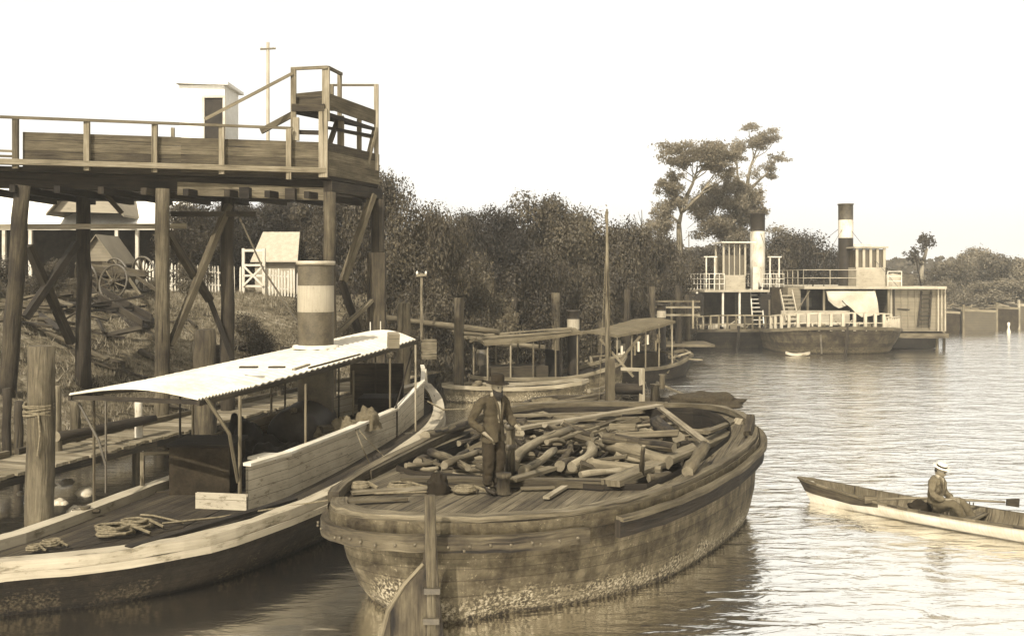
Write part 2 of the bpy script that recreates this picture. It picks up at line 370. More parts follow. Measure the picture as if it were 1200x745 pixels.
# ---------------------------------------------------------------- terrain
SH=[(-30,-300),(-16,0),(-13,10),(-11.6,18),(-9.3,25),(-6.2,34),(-2,43),(6,54),(12,64),(22,78),(33,88),(60,93),(120,92),(400,80),(4000,-200)]
def shore_d(x,y):
    best=1e18; sg=1
    for (ax,ay),(bx,by) in zip(SH,SH[1:]):
        dx,dy=bx-ax,by-ay; t=((x-ax)*dx+(y-ay)*dy)/(dx*dx+dy*dy); t=max(0,min(1,t))
        ex,ey=x-ax-dx*t,y-ay-dy*t; d=ex*ex+ey*ey
        if d<best: best=d; sg=1 if dx*(y-ay)-dy*(x-ax)>0 else -1
    return sg*math.sqrt(best)
PROF=[(-40,-4),(-8,-2),(-2,-1.0),(0,-.05),(1.2,.55),(4,1.75),(7,2.95),(10,3.6),(16,3.9),(50,4.3),(400,6)]
def gz(x,y):
    d=shore_d(x,y); z=interp(PROF,d)
    if z>0:
        k=1 if x<14 else max(.42,1-(x-14)/26.)
        if d>60: k=max(k,.8)
        z*=k
        z+=(.22*noise.noise(Vector((x*.35,y*.35,0)))+.1*noise.noise(Vector((x*1.1,y*1.1,3))))*min(1,d/2+.15)
    return z
def axis(lo,hi,step,far):
    a=[]; x=lo
    while x<=hi: a.append(x); x+=step
    e=[]; s=step; x=lo
    while x>-far: s*=1.5; x-=s; e.append(x)
    f=[]; s=step; x=a[-1]
    while x<far: s*=1.5; x+=s; f.append(x)
    return e[::-1]+a+f
xs=axis(-34,60,.7,4000); ys=axis(4,112,.7,4000)
g=MB(); g.v=[Vector((x,y,gz(x,y))) for y in ys for x in xs]; nx=len(xs)
for j in range(len(ys)-1):
    for i in range(nx-1):
        k=j*nx+i; g.face([k,k+1,k+nx+1,k+nx],[(0,0)]*4,.5,True)
struct(g.build('ground',M['ground'],org=(0,0,0)))
wm=MB(); wm.poly([(-5000,-1000,0),(5000,-1000,0),(5000,5000,0),(-5000,5000,0)]); struct(wm.build('river_water',M['water'],org=(0,0,0)))
# ---------------------------------------------------------------- grass tufts on the bank (uncountable)
def tufts(name,label,spots,mat,hh,blades,group=None):
    m=MB()
    for (x,y) in spots:
        z=gz(x,y)
        for k in range(blades):
            a=R.random()*2*PI; h=hh*R.uniform(.5,1.3); c=Vector((x+R.gauss(0,.12),y+R.gauss(0,.12),z-.03)); wv=Vector((math.cos(a),math.sin(a),0))*.018
            tip=c+Vector((R.gauss(0,.35)*h,R.gauss(0,.35)*h,h)); b=len(m.v); m.v+=[c-wv,c+wv,tip]
            m.face([b,b+1,b+2],[(0,0),(1,0),(0,1)],R.random())
    o=m.build(name,mat,org=(0,0,0)); tag(o,label,'grass'); o['kind']='stuff'; return o
sp=[]
while len(sp)<5200:
    x=R.uniform(-22,2); y=R.uniform(16,50); d=shore_d(x,y)
    if .7<d<14: sp.append((x,y))
M['grass']=m_leaf('dry_grass',.2,.6,.3)
tufts('bank_grass','tufty dry grass covering the sloping bank under the loading platform',sp,M['grass'],.2,9)
# ---------------------------------------------------------------- trees
def crown_mesh(name,seed,rx,rz,nleaf,leaf,lobes,lob_r=.45,mat='leaf',hollow=.55,drop=0.0,flatlobe=.8):
    r=random.Random(seed); m=MB(); L=[]
    for i in range(lobes):
        a=r.random()*2*PI; q=math.sqrt(r.random())*.78; zz=r.uniform(-.75,.8)
        k=math.sqrt(max(.05,1-zz*zz*.8)); L.append((Vector((math.cos(a)*q*rx*k,math.sin(a)*q*rx*k,zz*rz)),rx*lob_r*r.uniform(.55,1.15)))
    for i in range(nleaf):
        c,rad=L[r.randrange(lobes)]
        n=Vector((r.gauss(0,1),r.gauss(0,1),r.gauss(0,1)+.25)).normalized(); rr=rad*(1-hollow*r.random()**1.6)*(1.0+.12*r.gauss(0,1))
        p=c+Vector((n.x,n.y,n.z*flatlobe))*rr
        nn=(n+Vector((r.gauss(0,.55),r.gauss(0,.55),r.gauss(0,.55)+.2))).normalized()
        m.quad_leaf(p,leaf*r.uniform(.6,1.5),nn,r.random()*6.28,r.random(),r.uniform(.4,.8))
    me=m.make(name); me.materials.append(M[mat]); return me
def limb_mesh(name,seed,h,rx,rz,r0,mat,nb=7,fork=.35):
    r=random.Random(seed); m=MB(); top=Vector((r.gauss(0,.3),r.gauss(0,.3),h))
    pts=[Vector((0,0,-.3)),Vector((r.gauss(0,.08),r.gauss(0,.08),h*.3)),Vector((r.gauss(0,.2),r.gauss(0,.2),h*.65)),top]
    m.path(pts,[r0*1.25,r0,r0*.75,r0*.4],8,wob=.12)
    for i in range(nb):
        t=r.uniform(fork,.95); s=pts[1].lerp(top,t); a=i*2.4+r.random(); e=Vector((math.cos(a)*rx*.75,math.sin(a)*rx*.75,h+rz*r.uniform(-.6,.7)))
        mid=s.lerp(e,.5)+Vector((r.gauss(0,.3),r.gauss(0,.3),-.15*rx)); m.path([s,mid,e],[r0*.42,r0*.25,r0*.07],6,wob=.1)
        for q in range(2):
            e2=mid+Vector((r.gauss(0,rx*.3),r.gauss(0,rx*.3),r.uniform(.2,.9)*rz)); m.path([mid,e2],[r0*.2,r0*.05],5)
    me=m.make(name); me.materials.append(M[mat]); return me
KIND={}
def kind(k,**a): KIND[k]=a
def tree(k,x,y,sc,scz,label,cat,name,group,rz=None,sink=0.0):
    c,t,hc=KIND[k]['crown'],KIND[k]['trunk'],KIND[k]['hc']
    o=thing(name,label,cat,(x,y,gz(x,y)-sink),R.random()*6.28 if rz is None else rz,group)
    for nm,me,zz in (('crown',c,hc),('trunk',t,0)):
        q=bpy.data.objects.new(nm,me); col.objects.link(q); q.parent=o; q.location=(0,0,zz)
    o.scale=(sc,sc,scz); return o
for i in range(3):
    KIND['bush%d'%i]=dict(crown=crown_mesh('dense_crown',20+i,3.2,3.0,26000,.15,22,.46,'leafd' if i==1 else 'leaf'),trunk=limb_mesh('trunk',30+i,3.3,3.0,2.4,.16,'bark'),hc=3.3)
KIND['shrub']=dict(crown=crown_mesh('shrub_crown',41,1.6,1.15,9000,.1,10,.5,'leaf'),trunk=limb_mesh('stem',42,1.1,1.3,.8,.05,'bark'),hc=1.15)
KIND['pale']=dict(crown=crown_mesh('feathery_crown',44,1.7,1.3,9000,.12,12,.48,'leafl',.9),trunk=limb_mesh('stem',45,1.1,1.3,.8,.05,'bark'),hc=1.25)
KIND['feather']=dict(crown=crown_mesh('loose_crown',46,3.4,3.0,13000,.16,20,.4,'leafg',.95),trunk=limb_mesh('trunk',47,3.4,3.0,2.4,.15,'barkl'),hc=3.6)
KIND['far']=dict(crown=crown_mesh('far_crown',48,4.0,2.6,14000,.24,16,.48,'leaff'),trunk=limb_mesh('trunk',49,3,3,2.,.2,'bark'),hc=2.9)
def put_tree(k,px,top,hw,Y,label,name,cat='tree',group='riverbank trees',unit=None):
    base=dict(bush0=(3.9,6.9),bush1=(3.9,6.9),bush2=(3.9,6.9),shrub=(2.,2.5),pale=(2.,2.8),feather=(4.2,7.3),far=(5.0,6.2))[k]
    x=(px-600)*Y/F; zt=ZP(top,Y); zg=gz(x,Y); sx=1.45*hw*Y/F/base[0]; sz=max(.3,(zt-zg)/base[1])
    return tree(k,x,Y,sx,sz,label,cat,name,group)
TR=[('bush1',222,232,36,47,'dark bushy tree left of the rest, behind the picket fence end'),
('bush0',262,226,40,56,'rounded dark tree above the left of the picket fence'),
('bush2',300,232,38,58,'dark tree behind the small white shed'),
('bush1',338,226,42,57,'dark tree right behind the small white shed roof'),
('bush0',378,214,34,52,'dense tree standing behind the launch funnel'),
('bush2',408,222,38,52,'dark tree seen between the braces under the platform corner'),
('bush1',445,197,38,45,'tall dark tree rising beside the right end of the platform'),
('bush0',488,226,42,43,'glossy broadleaf tree just right of the platform'),
('bush2',520,240,36,41,'glossy leaning tree above the thin lamp pole'),
('bush0',560,238,32,56,'hazy tree at the dip in the tree line'),
('bush1',590,240,34,50,'mid height tree right of the dip in the tree line'),
('bush2',640,216,46,52,'tallest rounded tree in the middle of the tree line'),
('bush0',690,236,42,54,'broad tree right of the tallest rounded one'),
('bush1',735,254,36,52,'dark tree directly behind the tall mast'),
('bush2',775,262,34,58,'dense tree left of the first steamer wheelhouse'),
('bush0',560,292,34,43,'lower tree behind the first mooring pile'),
('bush1',628,285,36,45,'lower dark tree above the covered launch'),
('bush2',680,300,34,47,'lower tree behind the launch with the small funnel'),
('bush0',735,305,32,50,'low dense tree behind the mooring piles'),
('bush1',785,315,26,56,'low dark tree beside the first steamer bow'),
('bush1',832,288,34,72,'low dense tree under the tall spreading gum'),
('bush0',868,276,32,79,'dense tree filling the space under the leaning gum'),
('bush2',905,262,38,76,'dark tree behind the first steamer funnel'),
('bush1',945,270,38,80,'dark tree between the two steamer funnels'),
('bush0',985,286,34,84,'low dark tree left of the second wheelhouse'),
('bush2',1018,296,22,88,'last low tree of the slope behind the second wheelhouse')]
for i,(k,px,top,hw,Y,lb) in enumerate(TR): put_tree(k,px,top,hw,Y,lb,'bushy_tree')
for i,(px,top,Y) in enumerate(((250,262,62),(330,258,64),(410,262,60),(470,268,62),(540,268,66),(600,270,64),(660,268,66),(715,276,66),(755,285,68),(800,296,70),(835,292,74),(300,280,58),(440,285,54),(520,290,56),(590,295,57),(650,295,58),(710,300,60))): put_tree('bush%d'%(i%3),px,top,46,Y,'dark tree half hidden behind the front row of riverbank trees','bushy_tree',group='trees of the back row')
SHR=[('shrub',30,318,22,35,'rounded shrub in the wreckage left of the wagon'),('shrub',84,322,16,36,'small shrub just left of the wagon wheels'),('shrub',-8,330,24,33,'shrub cut by the left picture edge above the boards'),('shrub',172,325,14,41,'small shrub right of the wagon behind a trestle post'),('shrub',300,378,18,33,'leafy weed clump on the slope below the garden gate'),('shrub',12,296,26,37,'leafy shrub at the left picture edge behind the first trestle post'),('shrub',62,300,20,40,'shrub left of the old wagon behind the crossed braces'),('shrub',226,300,20,44,'shrub at the left end of the picket fence'),('shrub',362,322,16,41,'shrub at the right end of the picket fence'),('shrub',250,395,14,33,'low weedy shrub at the foot of the bank by the crossed braces'),('shrub',300,362,26,36,'low leafy bush on the bank below the picket fence'),('shrub',480,372,20,38,'leafy shrub beside the shore logs'),('shrub',512,345,26,40,'glossy shrub left of the first mooring pile'),
('shrub',552,355,24,41,'low shrub right of the first mooring pile'),('pale',592,352,30,43,'pale feathery bush behind the covered launch'),('pale',640,372,18,45,'small pale bush by the square topped mooring pile'),
('shrub',690,350,26,47,'shrub left of the thin signal pole'),('shrub',745,345,28,50,'shrub between mooring piles near the far wharf'),('shrub',420,352,24,40,'shrub under the right end of the platform')]
for (k,px,top,hw,Y,lb) in SHR: put_tree(k,px,top,hw,Y,lb,'leafy_shrub' if k=='shrub' else 'feathery_bush','bush','bushes along the bank')
FAR=[('far',1112,298,30,108,'pale far tree at the left of the far bank clump'),('far',1140,282,30,116,'highest far tree of the clump on the right bank'),('far',1172,290,32,112,'rounded far tree near the right picture edge'),('far',1208,296,34,110,'far tree cut by the right picture edge'),
('far',1100,326,26,100,'low far bush behind the paddle box'),('far',1160,322,34,102,'low scrubby tree above the moored punts'),('far',1196,326,28,101,'low far bush at the right edge above the punts'),
('far',1062,312,20,112,'far low tree behind the second steamer deck'),('far',1035,306,20,104,'far low tree just right of the second wheelhouse')]
for (k,px,top,hw,Y,lb) in FAR: put_tree(k,px,top,hw,Y,lb,'far_tree','tree','trees on the far bank')
# distant wood behind everything: one mass
m=MB(); r=random.Random(5)
for i in range(26000):
    x=r.uniform(-120,330); y=180+r.random()*40; t=2.5*noise.noise(Vector((x*.03,0,0)))+1.6*noise.noise(Vector((x*.11,5,0))); top=(10.5 if x<60 else 7.5)+t*1.4
    z=3+(top-3)*r.random()**.6
    m.quad_leaf(Vector((x,y,z)),r.uniform(.7,1.6),(r.gauss(0,.6),-1,r.gauss(0,.6)+.5),r.random()*6,r.random(),.8)
o=m.build('distant_wood',M['leafg'],org=(0,180,3)); tag(o,'pale distant wood along the horizon behind the river','wood'); o['kind']='stuff'
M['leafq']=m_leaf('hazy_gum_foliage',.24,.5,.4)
# the big gum trees: lofty branching crowns in separate leaf clumps
def gum(name,label,px,Y,base_dx,forks,trunk_r,leaf,n,mat,seed):
    r=random.Random(seed); x=(px-600)*Y/F; zg=gz(x,Y); o=thing(name,label,'tree',(x,Y,zg),0,'tall gum trees'); T=MB(); C=MB()
    def P(q,dy=0): return Vector((((q[0]-600)*Y/F)-x,dy,ZP(q[1],Y)-zg))
    for br in forks:
        pts=[P(q,r.gauss(0,.5)*(i>0)) for i,q in enumerate(br['p'])]; k=len(pts)
        T.path(pts,[trunk_r*br['w']*(1-.8*i/(k-1)) for i in range(k)],7,wob=.1)
    for cl in forks:
        for (cx,cy,rx,ry,dens) in cl.get('c',[]):
            lobs=[(r.gauss(0,.5),r.gauss(0,.6),r.gauss(0,.5)) for _ in range(15)]
            for j in range(int(n*dens)):
                q_=lobs[r.randrange(len(lobs))]; a=Vector(q_)+Vector((r.gauss(0,.2),r.gauss(0,.25),r.gauss(0,.22)))
                c=P((cx+a.x*rx,cy-a.z*ry),a.y*rx*Y/F)
                C.quad_leaf(c,leaf*r.uniform(.6,1.4),(r.gauss(0,1),r.gauss(0,1),r.gauss(0,1)),r.random()*6,r.random(),.5)
            for j in range(max(2,int(dens*5))):
                e=P((cx+r.gauss(0,.5)*rx,cy+r.gauss(0,.45)*ry),r.gauss(0,.5)); s=P(cl['p'][-2]).lerp(P(cl['p'][-1]),r.random()); T.path([s,s.lerp(e,.55)+Vector((0,0,-.3)),e],[trunk_r*.16,trunk_r*.1,trunk_r*.04],5)
    T.build('trunk',M['barkl'],o,local=True); C.build('crown',M[mat],o,local=True); return o
gum('tall_gum_tree','tall spreading gum tree with flat topped crown left of the first steamer funnel',797,78,0,[
 dict(p=[(797,300),(797,262),(800,240)],w=1),
 dict(p=[(799,250),(790,225),(786,205)],w=.5,c=[(788,212,14,10,.5),(792,232,16,12,.5)]),
 dict(p=[(800,240),(812,215),(818,195)],w=.6,c=[(815,176,34,9,1.3),(800,190,20,10,.7),(840,184,22,9,.8)]),
 dict(p=[(800,248),(822,228),(836,205)],w=.5,c=[(845,196,18,8,.5),(858,180,12,7,.4)]),
 dict(p=[(797,262),(782,250),(776,238)],w=.35,c=[(778,250,14,14,.5),(770,268,18,12,.6)])],.32,.2,3600,'leafq',3)
gum('leaning_gum_tree','bushy gum tree right behind the first steamer wheelhouse',858,82,0,[
 dict(p=[(858,310),(858,275),(860,250)],w=1),
 dict(p=[(860,255),(848,235),(838,225)],w=.5,c=[(842,228,20,14,1.1),(828,245,20,14,1.1),(835,265,26,16,1.2)]),
 dict(p=[(860,255),(862,225),(870,212)],w=.5,c=[(858,215,12,10,.6),(862,240,22,16,1.0)]),
 dict(p=[(860,262),(876,240),(884,228)],w=.45,c=[(882,232,14,14,.9),(878,250,14,10,.6),(860,272,34,14,1.2)])],.32,.2,4200,'leafq',8)
M['leafp']=m_leaf('pale_gum_foliage',.3,.4,.5)  # paler leaf tone for the wispy highest gum
gum('pale_gum_tree','tall pale wispy gum tree, the highest crown of all',880,96,0,[
 dict(p=[(872,320),(868,260),(874,225)],w=1),
 dict(p=[(872,235),(866,205),(862,185)],w=.5,c=[(862,172,10,12,.4)]),
 dict(p=[(874,225),(882,195),(888,170)],w=.6,c=[(893,164,17,9,1.0),(880,150,12,5,.16)]),
 dict(p=[(874,225),(896,205),(908,190)],w=.4,c=[(900,196,10,6,.22),(912,186,10,5,.16),(904,206,6,4,.15)]),
 dict(p=[(872,232),(888,215),(895,205)],w=.35,c=[(884,205,14,12,.14)])],.34,.2,3800,'leafp',12)
gum('ragged_gum_tree','ragged leaning gum with drooping leaves behind the second steamer deck',1078,112,0,[
 dict(p=[(1082,345),(1080,320),(1082,300)],w=1),
 dict(p=[(1081,310),(1070,300),(1068,295)],w=.6,c=[(1072,300,7,8,.35)]),
 dict(p=[(1082,305),(1084,292),(1086,284)],w=.6,c=[(1084,285,8,10,.5)])],.4,.3,1500,'leafg',15)
# dry twiggy saplings
for (px,top,Y,lb) in ((770,240,70,'bare thin sapling above the tree line left of the tall gum'),(752,246,66,'leafless thin sapling left of the other bare one')):
    x=(px-600)*Y/F; zg=gz(x,Y); o=thing('bare_sapling',lb,'tree',(x,Y,zg),0,'bare saplings'); t=MB(); hgt=ZP(top,Y)-zg
    t.path([(0,0,0),(.1,0,hgt*.5),(0,0,hgt)],[.09,.06,.02],6)
    for k in range(14):
        z=hgt*R.uniform(.55,.98); a=R.random()*6.28; t.path([(0,0,z),(math.cos(a)*.7,math.sin(a)*.7,z+.8)],[.025,.008],4)
    t.build('trunk',M['bark'],o,local=True)
# ---------------------------------------------------------------- long mill building with verandah
o=thing('mill_shed','long white roofed shed with a dark verandah behind the platform','shed',(-26,52,gz(-20,52)))
def PB(px,py,Y): return Vector(((px-600)*Y/F,Y,ZP(py,Y)))
zg=gz(-20,52)
m=MB(); a=PB(-60,264,49); b=PB(232,264,49); c=PB(215,200,56); d=PB(-60,200,56)
m.slab([a,b,Vector((c.x,56,c.z)),Vector((d.x,56,d.z))],.12,uvf=lambda p:(p.x,p.y)); m.build('roof',M['mill'],o)
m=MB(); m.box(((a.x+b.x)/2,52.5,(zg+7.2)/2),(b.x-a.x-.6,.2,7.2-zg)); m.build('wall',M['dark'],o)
m=MB(); m.beam(PB(-60,266,49),PB(219,266,49),.12,.3); m.build('fascia',M['white'],o)
for px in (5,36,98,137,161,200):
    m=MB(); p=PB(px,266,49.05); m.beam(Vector((p.x,49.05,zg)),p-Vector((0,0,.16)),.16,.16); m.build('post',M['white'],o)
# gabled porch on its roof
m=MB(); ap=PB(100,203,48.2); l=PB(62,248,48.2); r_=PB(143,250,48.2)
m.v+=[l,r_,ap]; m.face([0,1,2],[(0,0),(1,0),(.5,1)]); gd=m.build('gable',M['cream'],o)
m=MB(); m.slab([l+Vector((-.2,-.3,-.1)),ap+Vector((0,-.3,.12)),ap+Vector((0,5,.12)),l+Vector((-.2,5,-.1))],.1); m.slab([ap+Vector((0,-.3,.12)),r_+Vector((.2,-.3,-.1)),r_+Vector((.2,5,-.1)),ap+Vector((0,5,.12))],.1); m.build('gable_roof',M['grey'],o)
# small outhouse with pale steep roof
x0=PX(113,45).x; zg=gz(x0,45)
o=thing('outhouse','small outhouse with pale steep gable behind the old wagon','shed',(x0,45,zg))
m=MB(); zt=ZP(277,45); zb=ZP(306,45); m.box((x0,46.2,(zg+zb)/2),(1.6,2.2,zb-zg)); m.build('wall',M['dark'],o)
m=MB(); m.v+=[Vector((x0-.8,45.1,zb)),Vector((x0+.8,45.1,zb)),Vector((x0,45.1,zt))]; m.face([0,1,2],[(0,0),(1.6,0),(.8,1.5)]); 
m.slab([(x0-.95,44.9,zb-.1),(x0,44.9,zt+.1),(x0,47.5,zt+.1),(x0-.95,47.5,zb-.1)],.06); m.slab([(x0,44.9,zt+.1),(x0+.95,44.9,zb-.1),(x0+.95,47.5,zb-.1),(x0,47.5,zt+.1)],.06); m.build('roof',M['grey'],o)
# white tent roofed shed behind the fence
x0=PX(321,49).x; zg=gz(x0,50); zt=ZP(270,49); ze=ZP(304,49)
o=thing('white_shed','small shed with a broad white roof behind the picket fence','shed',(x0,49,zg))
m=MB(); m.box((x0,50.6,(zg+ze)/2),(2.0,2.8,ze-zg)); m.build('wall',M['cream'],o)
m=MB(); m.slab([(x0-1.15,48.9,ze-.08),(x0+1.2,48.9,ze-.08),(x0+.95,50.6,zt),(x0-.95,50.6,zt)],.06); m.slab([(x0-.95,50.6,zt),(x0+.95,50.6,zt),(x0+1.2,52.3,ze-.08),(x0-1.15,52.3,ze-.08)],.06); m.build('roof',M['galv'],o)
# picket fence
def fence(x0,x1,Y0,Y1,label,h=1.35,gate=None):
    zg0=gz(x0,Y0); o=thing('picket_fence',label,'fence',((x0+x1)/2,(Y0+Y1)/2,gz((x0+x1)/2,(Y0+Y1)/2)),0,'white picket fences'); n=int(math.hypot(x1-x0,Y1-Y0)/.14); m=MB(); rl=MB()
    prev=None
    for i in range(n+1):
        t=i/n; x=lerp(x0,x1,t); y=lerp(Y0,Y1,t); z=gz(x,y)
        if R.random()>.04:
            hh=h*R.uniform(.93,1.04); lean=R.gauss(0,.015); m.beam((x,y,z+.05),(x+lean,y,z+hh-.08),.075,.022); m.beam((x+lean,y,z+hh-.08),(x+lean*1.1,y,z+hh+.02),.075,.022,taper=.2)
        if i%14==0:
            q=MB(); q.beam((x,y+.07,z-.2),(x,y+.07,z+h-.05),.1,.1); q.build('post',M['white'],o)
        if prev and i%7==0:
            for k in (.4,1.0): rl.beam((prev[0],prev[1]+.04,prev[2]+k),(x,y+.04,z+k),.05,.08)
        if i%7==0: prev=(x,y,z)
    m.build('pickets',M['white'],o); rl.build('rail',M['white'],o)
fence(PX(168,46).x,PX(285,47).x,46,47,'long white picket fence left of the gate')
fence(PX(312,47).x,PX(352,47.5).x,47,47.5,'short white picket fence right of the gate')
x0=PX(286,47).x; x1=PX(310,47).x; zg=gz(x0,47); o=thing('garden_gate','tall white garden gate with cross braces between picket fences','gate',((x0+x1)/2,47,zg))
m=MB()
for x in (x0,x1): m.beam((x,46.9,zg-.1),(x,46.9,zg+2.2),.13,.13)
m.beam((x0,46.9,zg+2.1),(x1,46.9,zg+2.1),.1,.12); m.build('frame',M['white'],o)
m=MB()
for k in (.4,.9,1.4): m.beam((x0,46.85,zg+k),(x1,46.85,zg+k),.03,.1)
m.beam((x0,46.8,zg+.4),(x1,46.8,zg+1.4),.03,.09); m.beam((x1,46.76,zg+.4),(x0,46.76,zg+1.4),.03,.09); m.build('leaf',M['white'],o)
# ---------------------------------------------------------------- old wagon on the bank
def wheel(o,c,rad,ax,tilt):
    m=MB(); t=MB(); ax=Vector(ax).normalized(); u=ax.orthogonal().normalized(); v=ax.cross(u)
    ring=[Vector(c)+(u*math.cos(k*PI/14)+v*math.sin(k*PI/14))*rad for k in range(29)]; t.path(ring,.045,6,caps=False)
    for k in range(12):
        a=k*PI/6; m.tube(Vector(c)+(u*math.cos(a)+v*math.sin(a))*.1,Vector(c)+(u*math.cos(a)+v*math.sin(a))*rad*.98,.028,.022,5)
    m.tube(Vector(c)-ax*.16,Vector(c)+ax*.16,.13,.11,10)
    w_=m.build('wheel',M['wood'],o,local=True); t.build('rim',M['iron'],w_,local=True)
x0=PX(132,39).x; zg=gz(x0,39)
o=thing('old_wagon','old wooden wagon with big spoked wheels tipped on the grassy bank','wagon',(x0,39,zg),math.radians(-28))
wheel(o,(-.7,-.65,.68),.72,(.12,1,.25),0); wheel(o,(.75,-.6,.55),.68,(-.1,1,-.2),0); wheel(o,(.9,.75,.85),.7,(.05,1,.1),0); wheel(o,(-.7,.75,.8),.7,(0,1,.1),0)
m=MB(); m.box((0,0,.95),(2.6,1.0,.12),ry=.18); m.beam((-1.2,-.5,1.25),(1.3,-.5,.85),.04,.22); m.beam((-1.2,.5,1.25),(1.3,.5,.85),.04,.22); m.build('bed',M['wood'],o,local=True)
m=MB(); m.beam((1.2,.1,.75),(3.1,-.3,.1),.1,.1); m.beam((1.2,-.3,.75),(2.7,-1.0,.05),.09,.09); m.build('shaft',M['wood'],o,local=True)
m=MB(); m.tube((-.7,-.8,.7),(-.7,.8,.78),.05); m.tube((.8,-.8,.58),(.85,.8,.8),.05); m.build('axle',M['iron'],o,local=True)
for i in range(22):
    Y=R.uniform(29,36); px=R.uniform(-20,150); x0=PX(px,Y).x; a=R.uniform(-1.2,1.2); ln=R.uniform(1.2,3.2); dx,dy=math.cos(a)*ln/2,math.sin(a)*ln/2; m=MB(); m.beam((x0-dx,Y-dy,gz(x0-dx,Y-dy)+.1),(x0+dx,Y+dy,gz(x0+dx,Y+dy)+R.uniform(.2,.9)),R.uniform(.12,.25),.07,roll=R.uniform(-.5,.5),jit=.02)
    tag(m.build('wreck_board',M['woodd' if i%3 else 'wood'],org=(x0,Y,gz(x0,Y))),'dark broken board in the timber wreckage on the bank left of the wagon','board','broken boards on the bank')
for (xa,ya,xb,yb,Y,lb) in ((95,336,168,400,36,'long dark timber chute lying down the slope beside the wagon wheels'),(110,350,178,372,37,'shorter timber slide lying right of the long chute')):
    m=MB(); pa=PX(xa,Y+2); pb_=PX(xb,Y-2.5); m.beam((pa.x,pa.y,gz(pa.x,pa.y)+.3),(pb_.x,pb_.y,gz(pb_.x,pb_.y)+.25),.5,.12); m.beam((pa.x,pa.y,gz(pa.x,pa.y)+.48),(pb_.x,pb_.y,gz(pb_.x,pb_.y)+.43),.06,.22); tag(m.build('timber_slide',M['woodd'],org=(pb_.x,pb_.y,gz(pb_.x,pb_.y))),lb,'timber')
for i in range(26):
    px=R.uniform(-10,420); Y=R.uniform(27,40); x0=PX(px,Y).x; d_=shore_d(x0,Y)
    if not 1<d_<11: continue
    a=R.uniform(-.9,.9); ln=R.uniform(.5,2.0); dx,dy=math.cos(a)*ln/2,math.sin(a)*ln/2; m=MB(); rr=R.uniform(.04,.1); p0=Vector((x0-dx,Y-dy,gz(x0-dx,Y-dy)+rr)); p1=Vector((x0+dx,Y+dy,gz(x0+dx,Y+dy)+rr*1.6)); m.path([p0,p0.lerp(p1,.5)+Vector((0,0,.06)),p1],[rr,rr*.8,rr*.7],7,wob=.2)
    tag(m.build('drift_stick',M['log' if i%2 else 'pile'],org=(x0,Y,gz(x0,Y))),'weathered stick of driftwood lying on the grassy bank under the platform','driftwood','driftwood sticks on the near bank')
for (px,Y,ln,a,lb) in ((30,33,2.2,.3,'heap timber baulk lying on the bank at the far left'),(160,34,2.6,-.5,'sloping plank on the grass right of the wagon'),(60,35,1.8,1.2,'short baulk of timber left of the wagon')):
    x0=PX(px,Y).x; z=gz(x0,Y); m=MB(); dx,dy=math.cos(a)*ln/2,math.sin(a)*ln/2
    m.beam((x0-dx,Y-dy,gz(x0-dx,Y-dy)+.12),(x0+dx,Y+dy,gz(x0+dx,Y+dy)+.12),.3,.18); tag(m.build('timber_baulk',M['wood'],org=(x0,Y,z)),lb,'timber')

# ---------------------------------------------------------------- river haze
hm=MB(); hm.box((0,0,8),(8900,8900,26)); hz_m=bpy.data.materials.new('haze_air'); hz_m.use_nodes=True; hn=hz_m.node_tree; hn.nodes.clear()
ho=hn.nodes.new('ShaderNodeOutputMaterial'); hv=hn.nodes.new('ShaderNodeVolumePrincipled'); hv.inputs['Density'].default_value=.0005; hv.inputs['Color'].default_value=(.95,.92,.84,1); hn.links.new(hv.outputs[0],ho.inputs['Volume'])
ob=hm.build('haze',hz_m,org=(0,0,0)); ob['kind']='stuff'; ob['label']='pale haze lying over the river and far bank'; ob['category']='haze'
# ---------------------------------------------------------------- loading platform on trestles
def PF(px,dy=0.0):
    Y=25.0+(px-20)/365.*2.0; return Vector(((px-600)*Y/F,Y+dy,0))
PBOT,PTOP=7.2,8.2
c0=PF(-60); c1=PF(384); e1=Vector((-4.03,29.6,0)); e0=Vector((c0.x,29.0,0))
o=thing('loading_platform','tall timber loading platform on trestle posts above the bank','platform',(-9,26,gz(-9,26)))
def Z(p,z): return Vector((p.x,p.y,z))
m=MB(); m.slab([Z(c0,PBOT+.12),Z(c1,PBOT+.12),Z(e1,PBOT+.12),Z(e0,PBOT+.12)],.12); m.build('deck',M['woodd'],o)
def board_wall(a,b,z0,z1,off=0.0):
    q=MB(); h=(z1-z0)/4; n=(b-a).normalized(); k=max(1,int((b-a).length/3.2))
    for i in range(4):
        zz=z0+h*(i+.5)
        for j in range(k):
            s=a.lerp(b,j/k); e=a.lerp(b,(j+1)/k); q.beam(Z(s,zz+R.gauss(0,.008)),Z(e,zz+R.gauss(0,.008)),.06+R.random()*.02,h*1.02)
    return q
pts=[c0,PF(27),PF(384)]
m=board_wall(PF(27),c1,PBOT+.1,PTOP); m.build('side_boards',M['wood'],o)
m=board_wall(c1,e1,PBOT+.1,PTOP); m.build('side_boards',M['wood'],o)
m=MB(); m.beam(Z(PF(-60),PBOT+.22)-Vector((0,.1,0)),Z(c1,PBOT+.22)-Vector((0,.1,0)),.22,.14); m.build('ledge',M['woodl'],o)
m=MB()
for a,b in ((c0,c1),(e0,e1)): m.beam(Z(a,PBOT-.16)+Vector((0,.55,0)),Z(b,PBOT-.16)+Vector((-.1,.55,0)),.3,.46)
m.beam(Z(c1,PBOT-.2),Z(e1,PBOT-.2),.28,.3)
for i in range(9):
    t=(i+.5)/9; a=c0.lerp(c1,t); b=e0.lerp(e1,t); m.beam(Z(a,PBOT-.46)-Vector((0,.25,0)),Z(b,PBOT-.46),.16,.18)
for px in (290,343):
    a=PF(px); m.box((a.x,a.y-.2,PBOT-.45),(.26,.3,.3))
